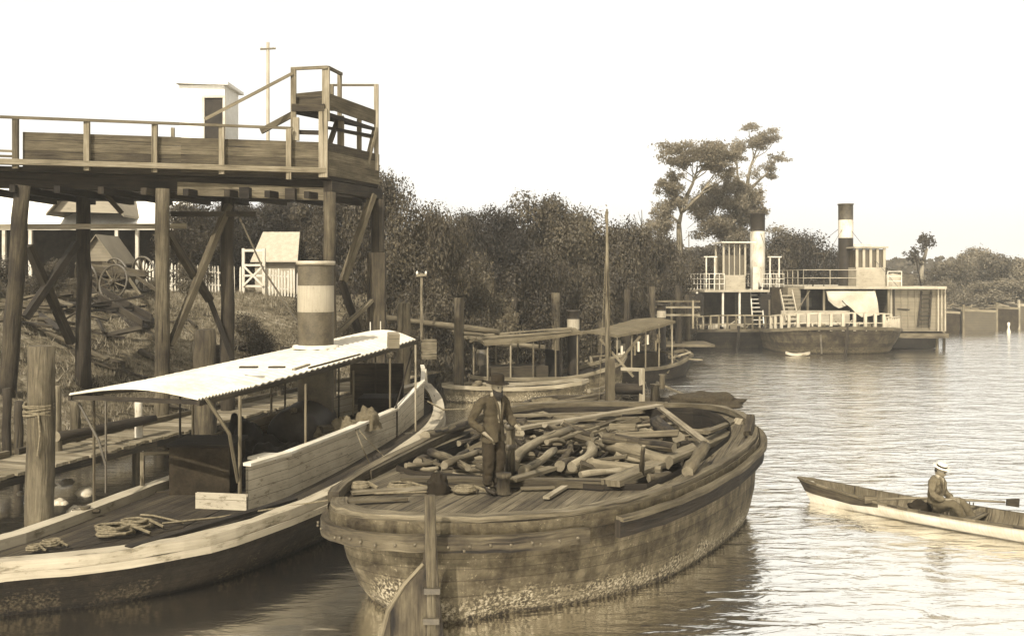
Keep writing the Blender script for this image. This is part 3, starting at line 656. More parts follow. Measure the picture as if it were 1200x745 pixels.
m.build('joist_frame',M['woodd'],o)  # very dark timber: shade under the platform edge put into the colour
# lower pale beam and knees
a=PF(205,.2); b=PF(380,.2); m=MB(); m.beam(Z(a,ZP(221,a.y)),Z(b,ZP(228,b.y)),.16,.34); m.build('cross_beam',M['wood'],o)
def post(p,ztop,r,mat='pile',lean=(0,0),nm='post'):
    zb=min(gz(p.x,p.y),0)-.3 if shore_d(p.x,p.y)<0 else gz(p.x,p.y)-.3
    q=MB(); n=7; q.path([Vector((p.x+lean[0]*t+R.gauss(0,.012),p.y+lean[1]*t+R.gauss(0,.012),zb+(ztop-zb)*(1-t))) for t in [i/n for i in range(n+1)]][::-1],[r*1.1-.15*r*i/n for i in range(n+1)],10,wob=.12)
    return q.build(nm,M[mat],o)
post(PF(27),PBOT-.36,.2,lean=(-.45,0)); post(PF(190),PBOT-.36,.19,'pile'); post(PF(386),PBOT-.36,.18)
post(Vector((-12.05,27.6,0)),PBOT-.36,.2,'woodd'); post(Vector((-8.05,27.8,0)),PBOT-.36,.19,'woodd')
post(Z(e1,0)+Vector((0,-.1,0)),PBOT-.36,.2,'pile')
m=MB(); m.beam(Vector((-4.0,29.0,1.4)),Vector((-4.0,29.0,ZP(296,29))),.52,.3); m.build('fender_board',M['pile'],o)
def brace(x0,y0,Y0,x1,y1,Y1,w=.16,mat='woodd',nm='brace'):
    q=MB(); q.beam(PB(x0,y0,Y0),PB(x1,y1,Y1),w,w*.8); q.build(nm,M[mat],o)
brace(33,288,26,84,402,27.3,.22); brace(90,285,27.2,30,372,26,.22); brace(196,272,26,246,352,27.4,.2); brace(268,240,27.6,200,405,26.1,.2,'wood'); brace(246,352,27.4,272,420,27.6,.18)
brace(437,228,29,402,330,28,.2,'wood'); brace(400,330,28,420,388,28.6,.18); brace(390,395,27.4,436,352,28.8,.12,'wood'); brace(108,210,27,143,250,27.4,.14)
m=MB(); m.beam(PB(-40,266,26.6),PB(219,265,27.3),.1,.14); m.build('tie_rail',M['woodl'],o)
m=MB(); m.beam(PB(200,251,27.2),PB(300,251,27.6),.1,.14); m.build('tie_rail',M['woodd'],o)
# front railing
RT=8.5
for px in (22,105,184,262,340):
    p=PF(px,-.16); q=MB(); zb=PBOT+.05 if px!=340 else PBOT-.05; q.beam(Z(p,zb),Z(p,RT+.02),.14,.09); q.build('rail_post',M['woodl'],o)
q=MB(); p=PF(198,.3); q.beam(Z(p,PTOP-.1),Z(p,RT),.08,.08); p=PF(300,.3); q.build('rail_post',M['woodl'],o)
m=MB(); m.beam(Z(PF(-60,-.16),RT+.04),Z(PF(345,-.16),RT+.04),.07,.07); m.build('hand_rail',M['woodl'],o)
m=MB()
for y in (178,184,190): m.beam(Z(PF(-60,-.1),ZP(y,25)),Z(PF(22,-.1),ZP(y,25)),.03,.06)
m.build('lower_rail',M['woodl'],o)
p=PF(380,-.14); q=MB(); q.beam(Z(p,ZP(208,p.y)),Z(p,ZP(128,p.y)),.24,.1); q.build('corner_post',M['woodl'],o)
# raised chute with steps up
c=thing('raised_chute','raised timber chute box with handrails on the platform corner','chute',Z(PF(365,.6),PBOT+.12))
def cb(nm,x0,y0,Y0,x1,y1,Y1,w,h,mat='woodl'):
    q=MB(); q.beam(PB(x0,y0,Y0),PB(x1,y1,Y1),w,h); return q.build(nm,M[mat],c)
Yc=26.9
cb('rail_post',344,200,Yc-.05,344,81,Yc-.05,.14,.1); cb('rail_post',382,142,Yc,382,79,Yc,.2,.1); cb('rail_post',398,200,28.4,398,86,28.4,.12,.1); cb('rail_post',441,200,29.4,441,99,29.4,.13,.1)
cb('rail_post',389,130,28.8,389,99,28.8,.1,.1)
cb('hand_rail',341,81,Yc-.05,384,79,Yc-.05,.08,.08); cb('hand_rail',384,79,Yc,400,87,28.4,.08,.08); cb('hand_rail',386,100,29.3,443,100,29.4,.06,.06); cb('stair_rail',240,140,26,343,86,Yc-.1,.08,.08)
cb('stair_stringer',306,154,27.5,345,133,27.3,.08,.16,'wood')
cb('side_board',347,120,Yc+.1,384,117,Yc+.1,.06,.3,'wood'); cb('side_board',386,119,Yc+.2,440,138,29.4,.06,.42,'wood'); cb('side_board',347,116,28.6,386,112,28.8,.06,.3,'wood')
q=MB(); q.slab([PB(346,130,Yc+.05),PB(383,131,Yc+.05),PB(441,150,29.3),PB(404,142,29.5)],.1); q.build('chute_floor',M['woodd'],c)
q=MB(); q.box(PB(362,127,Yc),(.9,.25,.2)); q.build('block',M['wood'],c)
cb('support',400,200,28,400,136,28,.15,.12); cb('support',421,192,28.8,421,140,28.8,.13,.12); cb('brace',384,175,27.5,396,140,28.2,.12,.1,'wood'); cb('brace',430,192,29,440,150,29.3,.16,.08,'woodl'); cb('brace',384,150,27.3,440,160,29.3,.06,.08,'woodd')
cb('lower_rail',350,155,Yc,384,156,Yc,.05,.12,'woodd'); cb('lower_rail',392,152,28.2,440,162,29.3,.05,.07,'woodl'); cb('stub_post',347,165,Yc-.1,347,138,Yc-.1,.16,.12)
# hut on the platform
hx=PX(238,28.6).x; o2=thing('platform_hut','small white hut with a dark doorway standing on the platform','hut',(hx,28.3,PBOT+.12))
zt=ZP(103,28.0); m=MB(); xa=PX(210,27.6).x; xb=PX(263,27.6).x; zb=PBOT+.125
m.box(((xa+xb)/2,28.3,(zt+zb)/2),(xb-xa,1.4,zt-zb)); m.build('wall',M['lime'],o2)
m=MB(); m.box(((xa+xb)/2+.03,28.3,zt+.05),(xb-xa+.2,1.65,.08),ry=.03); m.build('roof',M['lime'],o2)
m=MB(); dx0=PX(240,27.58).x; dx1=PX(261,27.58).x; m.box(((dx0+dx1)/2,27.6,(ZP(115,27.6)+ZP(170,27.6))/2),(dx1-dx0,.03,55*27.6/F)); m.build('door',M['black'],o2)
m=MB()
m.beam((dx0-.04,27.58,zb),(dx0-.04,27.58,ZP(113,27.6)),.07,.05); m.beam((dx1+.04,27.58,zb),(dx1+.04,27.58,ZP(113,27.6)),.07,.05); m.beam((dx0-.08,27.575,ZP(113.5,27.6)),(dx1+.08,27.575,ZP(113.5,27.6)),.05,.07); m.build('door_frame',M['white'],o2)
# telegraph pole behind
def pole(px,top,Y,r,label,arms,name='telegraph_pole',mat='pile',cat='pole',group=None,zb=None):
    x=PX(px,Y).x; z=gz(x,Y) if zb is None else zb; o=thing(name,label,cat,(x,Y,z),0,group); q=MB(); q.tube((x,Y,z-.4),(x,Y,ZP(top,Y)),r,r*.75,8); q.build('pole',M[mat],o)
    for (y,hw) in arms:
        q=MB(); q.beam(PB(px-hw,y,Y-.06),PB(px+hw,y-1,Y-.06),.08,.1); a=q.build('crossarm',M['woodl'],o)
        for k in (-.85,.85):
            p=PB(px+hw*k,y-1,Y-.06); s=MB(); s.lathe([(.03,-.02),(.05,.05),(.04,.12),(.01,.15)],8,p); s.build('insulator',M['white'],a)
    return o
pole(314,50,60,.13,'tall pale telegraph pole with a crossarm behind the platform',[(58,9)],mat='cream')  # cream tone lightens the pole in place of haze
pole(494,320,38,.07,'thin pole with a tiny crossarm above the shore logs',[(323,6)],'signal_pole','pilel')
pole(731,314,52,.06,'thin signal pole with a small arm among the far piles',[(317,8)],'signal_pole','pilel')
# ---------------------------------------------------------------- boardwalk along the shore
NB=[(-11.2,13),(-10.0,17.2),(-9.0,20.4),(-7.75,25),(-6.1,30.5),(-4.0,36.5),(-1.6,42.5),(1.5,47)]
o=thing('boardwalk','low plank boardwalk running along the shore behind the launch','boardwalk',(-8,24,0))
m=MB(); s=0
def along(T,d):
    for (a,b) in zip(T,T[1:]):
        L=math.hypot(b[0]-a[0],b[1]-a[1])
        if d<=L: t=d/L; return Vector((lerp(a[0],b[0],t),lerp(a[1],b[1],t),0)),Vector((b[0]-a[0],b[1]-a[1],0)).normalized()
        d-=L
    return Vector((T[-1][0],T[-1][1],0)),Vector((b[0]-a[0],b[1]-a[1],0)).normalized()
TL=sum(math.hypot(b[0]-a[0],b[1]-a[1]) for a,b in zip(NB,NB[1:]))
d=0
while d<TL:
    p,t=along(NB,d); n=Vector((-t.y,t.x,0)); wd=R.uniform(.17,.24); a=p-n*R.uniform(-.03,.08); b=p+n*(1.55+R.uniform(-.05,.1)); a.z=b.z=.72+R.gauss(0,.008)
    m.beam(a,b,wd*.96,.06); d+=wd
m.build('planks',M['woodl'],o)
for off,z,w_ in ((.12,.62,.16),(1.4,.6,.16)):
    m=MB()
    for k in range(14):
        a,t=along(NB,TL*k/14); b,_=along(NB,TL*(k+1)/14); n=Vector((-t.y,t.x,0)); m.beam(a+n*off+Vector((0,0,z-.03)),b+n*off+Vector((0,0,z-.03)),w_,.14)
    m.build('bearer',M['woodd'],o)
m=MB()
for k in range(10):
    a,t=along(NB,TL*k/10+.3); b,_=along(NB,TL*(k+1)/10+.1); n=Vector((-t.y,t.x,0)); m.beam(a+n*1.5+Vector((0,0,.82)),b+n*1.5+Vector((0,0,.82)),.12,.12)
m.build('kerb_rail',M['wood'],o)
for k in range(13):
    a,t=along(NB,TL*(k+.5)/13); n=Vector((-t.y,t.x,0)); m=MB(); p=a+n*.15; m.path([(p.x,p.y,-1.2),(p.x+.02,p.y,-.3),(p.x,p.y,.58)],[.12,.12,.11],8,wob=.15); m.build('leg',M['pile'],o)
# dark retaining boards behind the water
def pile(px,top,base,wpx,zb,label,mat='pile',name='mooring_pile',lean=0.0,cap=None,group='timber mooring piles',Y=None,wob=.14):
    if Y is None: Y=F*(H-zb)/(base-HZ)
    x=PX(px,Y).x; rr=wpx*Y/F/2; zt=ZP(top,Y); z0=min(zb,gz(x,Y))-.6 if zb<=.01 else zb-.3
    q=MB(); n=8; q.path([(x+lean*(t-.2)+R.gauss(0,.01),Y+R.gauss(0,.01),lerp(z0,zt,t)) for t in [i/n for i in range(n+1)]],[rr*(1.06-.1*i/n) for i in range(n+1)],11,wob=wob)
    ob=q.build(name,M[mat],org=(x,Y,zb)); tag(ob,label,'pile',group); return ob,Vector((x,Y,zt)),rr
A,At,Ar=pile(46,405,606,31,0,'thickest mooring pile with rope lashings at the far left of the water',mat='pilel',lean=.06)
for k in range(5):
    t=MB(); z=2.0+R.uniform(-.14,.14); rr=Ar*1.06; cx=At.x-.0; t.path([(cx+rr*math.cos(q*PI/8),At.y+rr*math.sin(q*PI/8),z+.05*math.sin(q*PI/8+k)) for q in range(17)],.025,6,caps=False)
    if k==0: rp=t
    else:
        b=len(rp.v); rp.v+=t.v; rp.f+=[[i+b for i in f] for f in t.f]; rp.uv+=t.uv; rp.rnd+=t.rnd; rp.sm+=t.sm; rp.mi+=t.mi
rp.path([(At.x+.1,At.y-Ar,2.0),(At.x+.15,At.y-Ar-.03,1.6),(At.x+.1,At.y-Ar-.03,1.2)],.02,6)
tag(rp.build('lashing_rope',M['rope'],org=(At.x,At.y,1.9)),'dark rope lashed round the thickest mooring pile','rope')
pile(66,452,530,11,.72,'slim pale pile right behind the roped mooring pile','pilel')
pile(163,466,514,9,.72,'short white post at the landward edge of the boardwalk','white')
pile(240,386,512,26,.6,'broad bleached pile standing by the boardwalk near the launch roof','pilel')
pile(88,470,520,12,.8,'short grey stump on the boardwalk edge','pile',Y=23.8)
pile(473,355,408,16,.6,'square shouldered pile just beyond the launch canopy','pile',Y=34)
pile(538,349,471,12,0,'mooring pile standing in open water beyond the launch bow','pilel')
pile(603,348,441,8,0,'slim pile beside the pale bush','pile',Y=44)
pile(651,343,396,11,0,'tall square pile behind the covered launch','pile',Y=44)
pile(705,373,400,10,0,'short pile left of the tall mast','pile',Y=46)
pile(735,339,395,8,0,'pile directly under the thin signal pole','pile',Y=48)
pile(764,336,395,8,0,'first pile of the far wharf railing','pile',Y=50)
pile(795,335,395,8,0,'second pile of the far wharf railing','pile',Y=52)
pile(806,345,390,7,0,'short stubby pile beside the first steamer','pile',Y=54)
pile(1042,342,0,4,0,'slim pile behind the second steamer','pile',Y=80)
for i,(px,Y,t,b) in enumerate(((8,22,455,0),(22,21,470,0))):
    pile(px,t,0,10,0,['dark stub pile at the left picture edge','leaning dark stub pile beside the roped pile'][i],'woodd',Y=Y)
# far wharf railing
o=thing('wharf_railing','pale wharf railing between the far piles left of the first steamer','railing',(8.2,51,.8))
for (y,) in ((353,),(360,),(369,)):
    m=MB(); m.beam(PB(764,y,50.3),PB(820,y,52.5),.07,.1); m.build('rail',M['woodl'],o)
for px in (787,812):
    m=MB(); m.beam(PB(px,352,51.4),PB(px,385,51.4),.1,.1); m.build('post',M['woodl'],o)
m=MB(); m.box((8.3,52.5,.95),(4.5,3,.12)); m.build('wharf_deck',M['wood'],o)
# horizontal log rail at the bank toe, timbers stacked on the shore
def logobj(p0,p1,r0,label,mat='log',name='log',group=None,cat='log',n=9,bend=.0):
    p0=Vector(p0);p1=Vector(p1); q=MB(); pts=[]; k=6; off=Vector((R.gauss(0,1),R.gauss(0,1),R.gauss(0,.4)))*bend
    for i in range(k+1):
        t=i/k; pts.append(p0.lerp(p1,t)+off*math.sin(PI*t))
    q.path(pts,[r0*(1.05-.18*i/k)*R.uniform(.84,1.14) for i in range(k+1)],n,wob=.3,capmi=1)
    c=(p0+p1)/2; return tag(q.build(name,[M[mat],M['cut']],org=(c.x,c.y,min(p0.z,p1.z)-r0)),label,cat,group)
logobj(W(66,512,1.15),W(182,490,1.15),.1,'long dark log lying along the bank edge above the boardwalk','woodd',name='edge_log')
for i,(xa,ya,xb,yb,z,rr,lb) in enumerate(((440,372,585,386,1.0,.14,'longest shore beam lying behind the thin lamp pole'),(480,383,600,392,.9,.13,'lower shore beam behind the first mooring pile'),(470,390,590,398,.8,.15,'front shore beam beyond the launch bow'),(505,398,640,404,.75,.12,'shore beam reaching towards the covered launch'))):
    Y=37+i*1.0; logobj((PX(xa,Y).x,Y+3,ZP(ya,Y+1)-.1),(PX(xb,Y).x,Y+1,ZP(yb,Y+1)-.1),rr,lb,'wood',name='shore_beam')
m=MB(); x0=PX(502,38).x; m.box((x0,38,ZP(409,38)),(.6,.4,.75),rz=.2); tag(m.build('timber_block',M['pilel'],org=(x0,38,.8)),'pale timber block standing beside the thin lamp pole','block')
for (px,Y,lb,h) in ((565,40,'grey round drum on the shore beams',.5),(555,41,'small dark cask beside the grey drum',.35)):
    x0=PX(px,Y).x; z=max(.9,gz(x0,Y)); m=MB(); m.lathe([(.0,h*1.3),(.22,h*1.3),(.26,h*.65),(.22,0),(0,0)],12,(x0,Y,z)); tag(m.build('drum',M['iron'],org=(x0,Y,z)),lb,'drum')
# white rocks and foam-bright stones in the shallows at the left
for i in range(14):
    px=R.uniform(0,120); py=R.uniform(548,606); p=W(px,py,.02); s=R.uniform(.08,.2)
    m=MB(); m.lathe([(0,s*.5),(s*.6,s*.4),(s,s*.05),(s*.8,-s*.6),(0,-s*.8)],9,(p.x,p.y,0)); 
    for k in range(len(m.v)): m.v[k]=m.v[k]+Vector((R.gauss(0,s*.1),R.gauss(0,s*.1),R.gauss(0,s*.06)))
    tag(m.build('shallows_stone',M['galv'],org=(p.x,p.y,0)),'pale stone breaking the water beside the roped pile at the left edge','stone','pale stones in the shallows')
# rough stonework and driftwood on the far right shore
for i in range(34):
    px=R.uniform(1050,1230); Y=R.uniform(88,99); x=PX(px,Y).x; z=gz(x,Y); a=R.uniform(-.5,.5); ln=R.uniform(1.5,4.5)
    logobj((x-ln/2,Y-ln/2*math.sin(a),z+.1),(x+ln/2,Y+ln/2*math.sin(a),z+R.uniform(.1,.7)),R.uniform(.09,.2),'driftwood log among the jumble on the far right bank','pilel' if i%3==0 else 'pile',name='drift_log',group='driftwood logs on the far bank')
for i in range(9):
    px=1112+i*11+R.uniform(-3,3); Y=R.uniform(89,95); x=PX(px,Y).x; z=max(gz(x,Y),-.2); m=MB(); h=R.uniform(.5,1.2); m.path([(x,Y,z-.3),(x+R.gauss(0,.1),Y,z+h)],[.14,.12],8,wob=.2)
    tag(m.build('mooring_stake',M['pilel' if i%3==0 else 'pile'],org=(x,Y,z)),'weathered stake standing at the water edge of the far right bank','stake','stakes at the far bank')
# ---------------------------------------------------------------- hull helpers
def crom(pts,n,closed=False):
    P=[Vector(p) for p in pts]; out=[]; m=len(P); segs=m if closed else m-1
    for i in range(segs):
        if closed: a,b,c,d=P[i-1],P[i],P[(i+1)%m],P[(i+2)%m]
        else: a,b,c,d=P[max(i-1,0)],P[i],P[i+1],P[min(i+2,m-1)]
        for k in range(n):
            t=k/n; out.append(.5*((2*b)+(c-a)*t+(2*a-5*b+4*c-d)*t*t+(3*b-a-3*c+d)*t**3))
    if not closed: out.append(P[-1])
    return out
def offs(L,d,closed=True):
    """offset a closed clockwise-or-not loop by d towards its inside (sign fixed by area)"""
    n=len(L); A=sum(L[i].x*L[(i+1)%n].y-L[(i+1)%n].x*L[i].y for i in range(n)); s=1 if A>0 else -1; out=[]
    for i in range(n):
        t=(L[(i+1)%n]-L[i-1]); t.z=0; t.normalize(); nn=Vector((-t.y,t.x,0))*s
        dd=d[i] if isinstance(d,list) else d
        out.append(L[i]+nn*dd)
    return out
def band(m,L,idx,out0,z0,z1,th,closed=False,rough=.006):
    """a strake of rectangular section following loop points idx, from z0 to z1 (relative to the loop height)"""
    O=offs(L,-out0); Q=offs(L,-(out0+th)); O=[p+Vector((R.gauss(0,rough),R.gauss(0,rough),R.gauss(0,rough))) for p in O]; Q=[p+Vector((R.gauss(0,rough),R.gauss(0,rough),R.gauss(0,rough))) for p in Q]; a=[];b=[];c=[];d=[]
    for i in idx:
        a.append(O[i]+Vector((0,0,z1)));b.append(Q[i]+Vector((0,0,z1)));c.append(Q[i]+Vector((0,0,z0)));d.append(O[i]+Vector((0,0,z0)))
    m.loft([a,b,c,d,a],closed=closed,smooth=False)
    if not closed:
        for k in (0,-1): m.poly([a[k],b[k],c[k],d[k]])
def withz(L,z): return [Vector((p.x,p.y,z(p) if callable(z) else z)) for p in L]
# ================================================================ THE BARGE
ZD=1.35
def wp(px,py,z): return W(px,py,z)
outer=[wp(381,590,ZD),wp(392,600,ZD),wp(425,608,ZD),wp(504,612,ZD),wp(580,613,ZD),wp(650,608,ZD),wp(722,597,ZD),wp(789,577,1.37),wp(850,549,1.42),wp(886,522,1.5),wp(890,505,1.58),wp(880,494,1.66),Vector((4.6,21.6,1.6)),Vector((3.6,22.9,1.45)),Vector((2.0,23.6,1.4)),Vector((0.3,23.2,1.38)),Vector((-.75,21.8,ZD)),Vector((-1.35,19.6,ZD)),Vector((-1.95,17.3,ZD)),Vector((-2.45,15.2,ZD))]
BL=crom(outer,4,True); NBL=len(BL)
for _ in range(5): BL=[(BL[i-1]+BL[i]*2+BL[(i+1)%NBL])/4 if not 36<i<46 else BL[i] for i in range(NBL)]
b0=Vector((1.2,18,0)); barge=thing('cargo_barge','broad timber barge with open hold full of firewood and rudder at its near end','barge',(1.2,18,0))
AX=Vector((.35,.937,0)).normalized(); LX=Vector((AX.y,-AX.x,0)); ST=Vector((-1.06,12.5,0))
def axuv(p): q=p-ST; return (q.dot(AX),q.dot(LX)+20)
stern_f=[max(0,1-((p-ST).dot(AX))/3.0) for p in BL]; bow_f=[max(0,((p-ST).dot(AX)-7.5)/4) for p in BL]
keel=[.5*s*math.exp(-(((p-ST).dot(LX)-.02)/.75)**2) for p,s in zip(BL,stern_f)]
rings=[BL, [Vector((p.x,p.y,p.z-.32)) for p in offs(BL,.03)],
 [Vector((p.x,p.y,p.z-.36)) for p in offs(BL,[.06+.13*s for s in stern_f])],
 [Vector((p.x,p.y,.62)) for p in offs(BL,[.10+.2*s+.1*b-.4*k for s,b,k in zip(stern_f,bow_f,keel)])],
 [Vector((p.x,p.y,.25)) for p in offs(BL,[.18+.3*s+.2*b-.8*k for s,b,k in zip(stern_f,bow_f,keel)])],
 [Vector((p.x,p.y,-.05)) for p in offs(BL,[.28+.45*s+.35*b-1.3*k for s,b,k in zip(stern_f,bow_f,keel)])],
 [Vector((p.x,p.y,-.7)) for p in offs(BL,[.9+.5*s+.5*b for s,b in zip(stern_f,bow_f)])]]
m=MB(); m.loft(rings); m.build('hull',M['hull'],barge)
# deck ring round the hold
inner=[]
for p in BL:
    q=p-ST; a=q.dot(AX); l=q.dot(LX); 
    cc=Vector((1.2,18.6,0)); v=(Vector((p.x,p.y,0))-cc); L_=v.length; v2=cc+v*(1-.55/L_); q2=v2-ST; a2=max(q2.dot(AX),2.75); l2=q2.dot(LX)
    if a2<=2.76: l2=max(-1.75,min(l2*.9+.25,1.55))
    r_=ST+AX*a2+LX*l2; inner.append(Vector((r_.x,r_.y,p.z-.02)))
m=MB(); m.loft([[Vector((p.x,p.y,p.z-.02)) for p in offs(BL,.02)],inner],smooth=False,axis_uv=axuv,flip=True); m.build('deck',M['deck'],barge)
m=MB(); m.loft([[p+Vector((0,0,.1)) for p in inner],[Vector((p.x,p.y,.3)) for p in inner]],smooth=False,flip=True); m.build('hold_lining',M['woodd'],barge)
m=MB(); m.poly([Vector((p.x,p.y,.3)) for p in inner][::-1]); m.build('hold_floor',M['coal'],barge)
# bulwark rails, strakes
idx=lambda a,b:[i%NBL for i in range(int(a*4),int(b*4)+1)]
m=MB(); band(m,BL,idx(0,7.2),-.26,-.03,.07,.22,rough=.008); m.build('gunwale',M['pilel'],barge)
m=MB(); band(m,BL,idx(7.0,10.6),-.2,-.02,.06,.15,rough=.008); band(m,BL,idx(10.6,13.5),-.2,.02,.13,.15); m.build('gunwale',M['wood'],barge)
m=MB(); band(m,BL,idx(13,20),-.14,.0,.14,.16); m.build('gunwale',M['wood'],barge)
m=MB(); band(m,BL,[i%NBL for i in range(-6,23)],-.02,-.36,-.16,.12,rough=.007); m.build('rub_rail',M['rub'],barge)
m=MB(); band(m,BL,idx(6.1,11.2),-.02,-.38,-.14,.09); m.build('rub_rail',M['woodd'],barge)
m=MB(); band(m,BL,idx(6.1,11.2),.0,-.16,-.1,.13); m.build('rub_rail_cap',M['wood'],barge)
O=offs(BL,-.115)
for i in range(-5,22,1):
    p=O[i%NBL]+Vector((0,0,-.27)); m=MB(); m.lathe([(0,.014),(.018,.014),(.018,-.014),(0,-.014)],6,p+Vector((R.gauss(0,.04),0,R.gauss(0,.02)))); m.build('bolt',M['nail'],barge)
# coaming planks
def plank(par,x0,y0,z0,x1,y1,z1,w,h,mat,nm):
    q=MB(); q.beam(W(x0,y0,z0),W(x1,y1,z1),w,h,jit=.01); return q.build(nm,M[mat],par)
plank(barge,470,563,1.42,716,566,1.42,.16,.12,'pilel','coaming'); plank(barge,715,566,1.46,862,505,1.5,.3,.09,'woodl','coaming')
plank(barge,432,556,1.4,541,502,1.4,.1,.14,'wood','coaming'); 
plank(barge,860,505,1.5,868,492,1.7,.2,.1,'woodl','coaming'); plank(barge,876,508,1.62,880,488,1.85,.16,.1,'pilel','stem_cap')
# ribs visible inside the left side
for k in range(12):
    t=k/11; p=W(lerp(441,536,t),lerp(553,505,t),1.3); q=MB(); q.beam(p,p+Vector((.1,.05,-.85)),.09,.12,roll=.3); q.build('rib',M['wood'],barge)
# rudder
rd=MB(); Yr=12.2
def RP(px,py,dy=0): return Vector(((px-600)*Yr/F,Yr+dy,ZP(py,Yr)))
pr=[(499,640),(512,640),(514,690),(520,745),(524,800),(452,800),(447,745),(455,715),(474,685),(494,662)]
fr=[RP(x,y,-.04) for x,y in pr]; bk=[RP(x,y,.04) for x,y in pr]
rd.poly(fr[::-1],uvf=lambda p:(p.z,p.x)); rd.poly(bk,uvf=lambda p:(p.z,p.x)); rd.loft([fr,bk],smooth=False)
ru=rd.build('rudder',M['rub'],barge)
q=MB(); q.path([RP(497,660,-.02),RP(474,685,-.02),RP(455,715,-.02),RP(447,745,-.02),RP(451,790,-.02)],.035,6); q.build('rudder_edge',M['logl'],ru)
q=MB(); q.path([RP(506,790),RP(506,690),RP(505,640,-.02),RP(504,580,.0)],[.07,.07,.075,.07],8,wob=.15); q.build('rudder_post',M['pile'],ru)
q=MB(); q.box(RP(507,690,-.07),(.2,.06,.07)); q.build('rudder_strap',M['iron'],ru)
q=MB(); q.box(RP(506,725,-.07),(.2,.06,.07)); q.build('rudder_strap',M['iron'],ru)
# stern deck fittings
def capst(px,py,r,h,label,mat='pile',nm='bollard'):
    p=W(px,py,ZD); q=MB(); q.lathe([(r*1.15,0),(r,.04),(r*.9,h*.75),(r*1.2,h*.8),(r*1.15,h),(0,h)],14,p); return tag(q.build(nm,M[mat],org=p),label,'bollard')
capst(590,578,.1,.3,'stumpy timber bollard at the standing man feet')
# upright hand pump beside the man
p=W(598,556,1.42); pump=thing('hand_pump','upright wooden hand pump the standing man rests his arm on','pump',p)
q=MB(); q.path([p,p+Vector((0,0,.35)),p+Vector((.01,0,.8))],[.085,.075,.07],10,wob=.1); q.build('barrel',M['pile'],pump)
q=MB(); q.path([p+Vector((0,0,.7)),p+Vector((.0,-.1,.86)),p+Vector((-.04,-.3,.84))],[.03,.03,.02],6); q.build('handle',M['iron'],pump)
q=MB(); q.lathe([(.09,.40),(.1,.42),(.1,.46),(.09,.48)],10,p); q.lathe([(.09,.72),(.1,.74),(.1,.79),(.08,.8),(0,.8)],10,p); q.build('hoop',M['iron'],pump)
# ropes
def coil(c,r,n,th,label,mat='rope',turns=3,jit=.05,nm='rope_coil',dz=.0):
    q=MB(); pts=[]
    for k in range(turns*16+1):
        a=k*PI/8; rr=r*(1-.25*(k/16.)/turns)*(1+jit*1.6*noise.noise(Vector((a*.8,c[0],turns)))); pts.append(Vector(c)+Vector((math.cos(a)*rr,math.sin(a)*rr*.9,th+ (k/16.)*th*.9)))
    pts.append(pts[-1]+Vector((r*1.2,-r*.3,-th*turns*.8)))
    q.path(pts,th,6); return tag(q.build(nm,M[mat],org=c),label,'rope')
coil(W(470,572,ZD),.2,3,.022,'loose rope coil on the barge deck left of the dark bundle'); coil(W(423,574,ZD),.13,3,.03,'knotted rope heap at the left corner of the barge deck'); coil(W(545,577,ZD),.17,2,.025,'thin rope loop between the dark bundle and the man')
def crumple(c,sx,sy,sz,label,mat,nm,cat,seed=1,par=None,n=26,m_=14):
    q=MB(); rg=[]
    for j in range(m_):
        t=j/(m_-1)*PI/2; row=[]
        for k in range(n):
            a=2*PI*k/n; d=Vector((math.cos(a)*math.cos(t),math.sin(a)*math.cos(t),math.sin(t))); f=1+.38*noise.noise(d*2.3+Vector((seed,0,0)))+.16*noise.noise(d*7+Vector((seed,2,0)))
            row.append(Vector(c)+Vector((d.x*sx*f,d.y*sy*f,d.z*sz*f)))
        rg.append(row)
    q.loft(rg); 
    if par is not None: return q.build(nm,M[mat],par)
    return tag(q.build(nm,M[mat],org=c),label,cat)
crumple(W(513,578,ZD-.02),.17,.14,.27,'dark crumpled sack dropped on the barge deck behind the rudder post','felt','dark_sack','sack',3)
q=MB(); a=W(545,566,ZD+.04); q.path([a,a+Vector((.1,.06,.05)),a+Vector((.3,0,.02)),a+Vector((.5,.1,.03))],.02,6); tag(q.build('rope_end',M['rope'],org=a),'short end of rope by the man boots on the barge','rope')
for (x0,y0,x1,y1,w_,lb,mt) in ((412,577,500,571,.16,'flat plank along the left of the barge stern deck','pilel'),(400,588,478,584,.1,'narrow batten near the left corner of the barge deck','wood'),(520,571,560,575,.08,'short batten between sack and boots','woodl'),(610,572,650,571,.07,'thin batten right of the bollard','wood'),(640,583,668,566,.1,'single loose board lying askew on the deck planks','woodl')):
    q=MB(); q.beam(W(x0,y0,ZD+.03),W(x1,y1,ZD+.03),w_,.035); tag(q.build('loose_plank',M[mt],org=W(x0,y0,ZD)),lb,'plank')
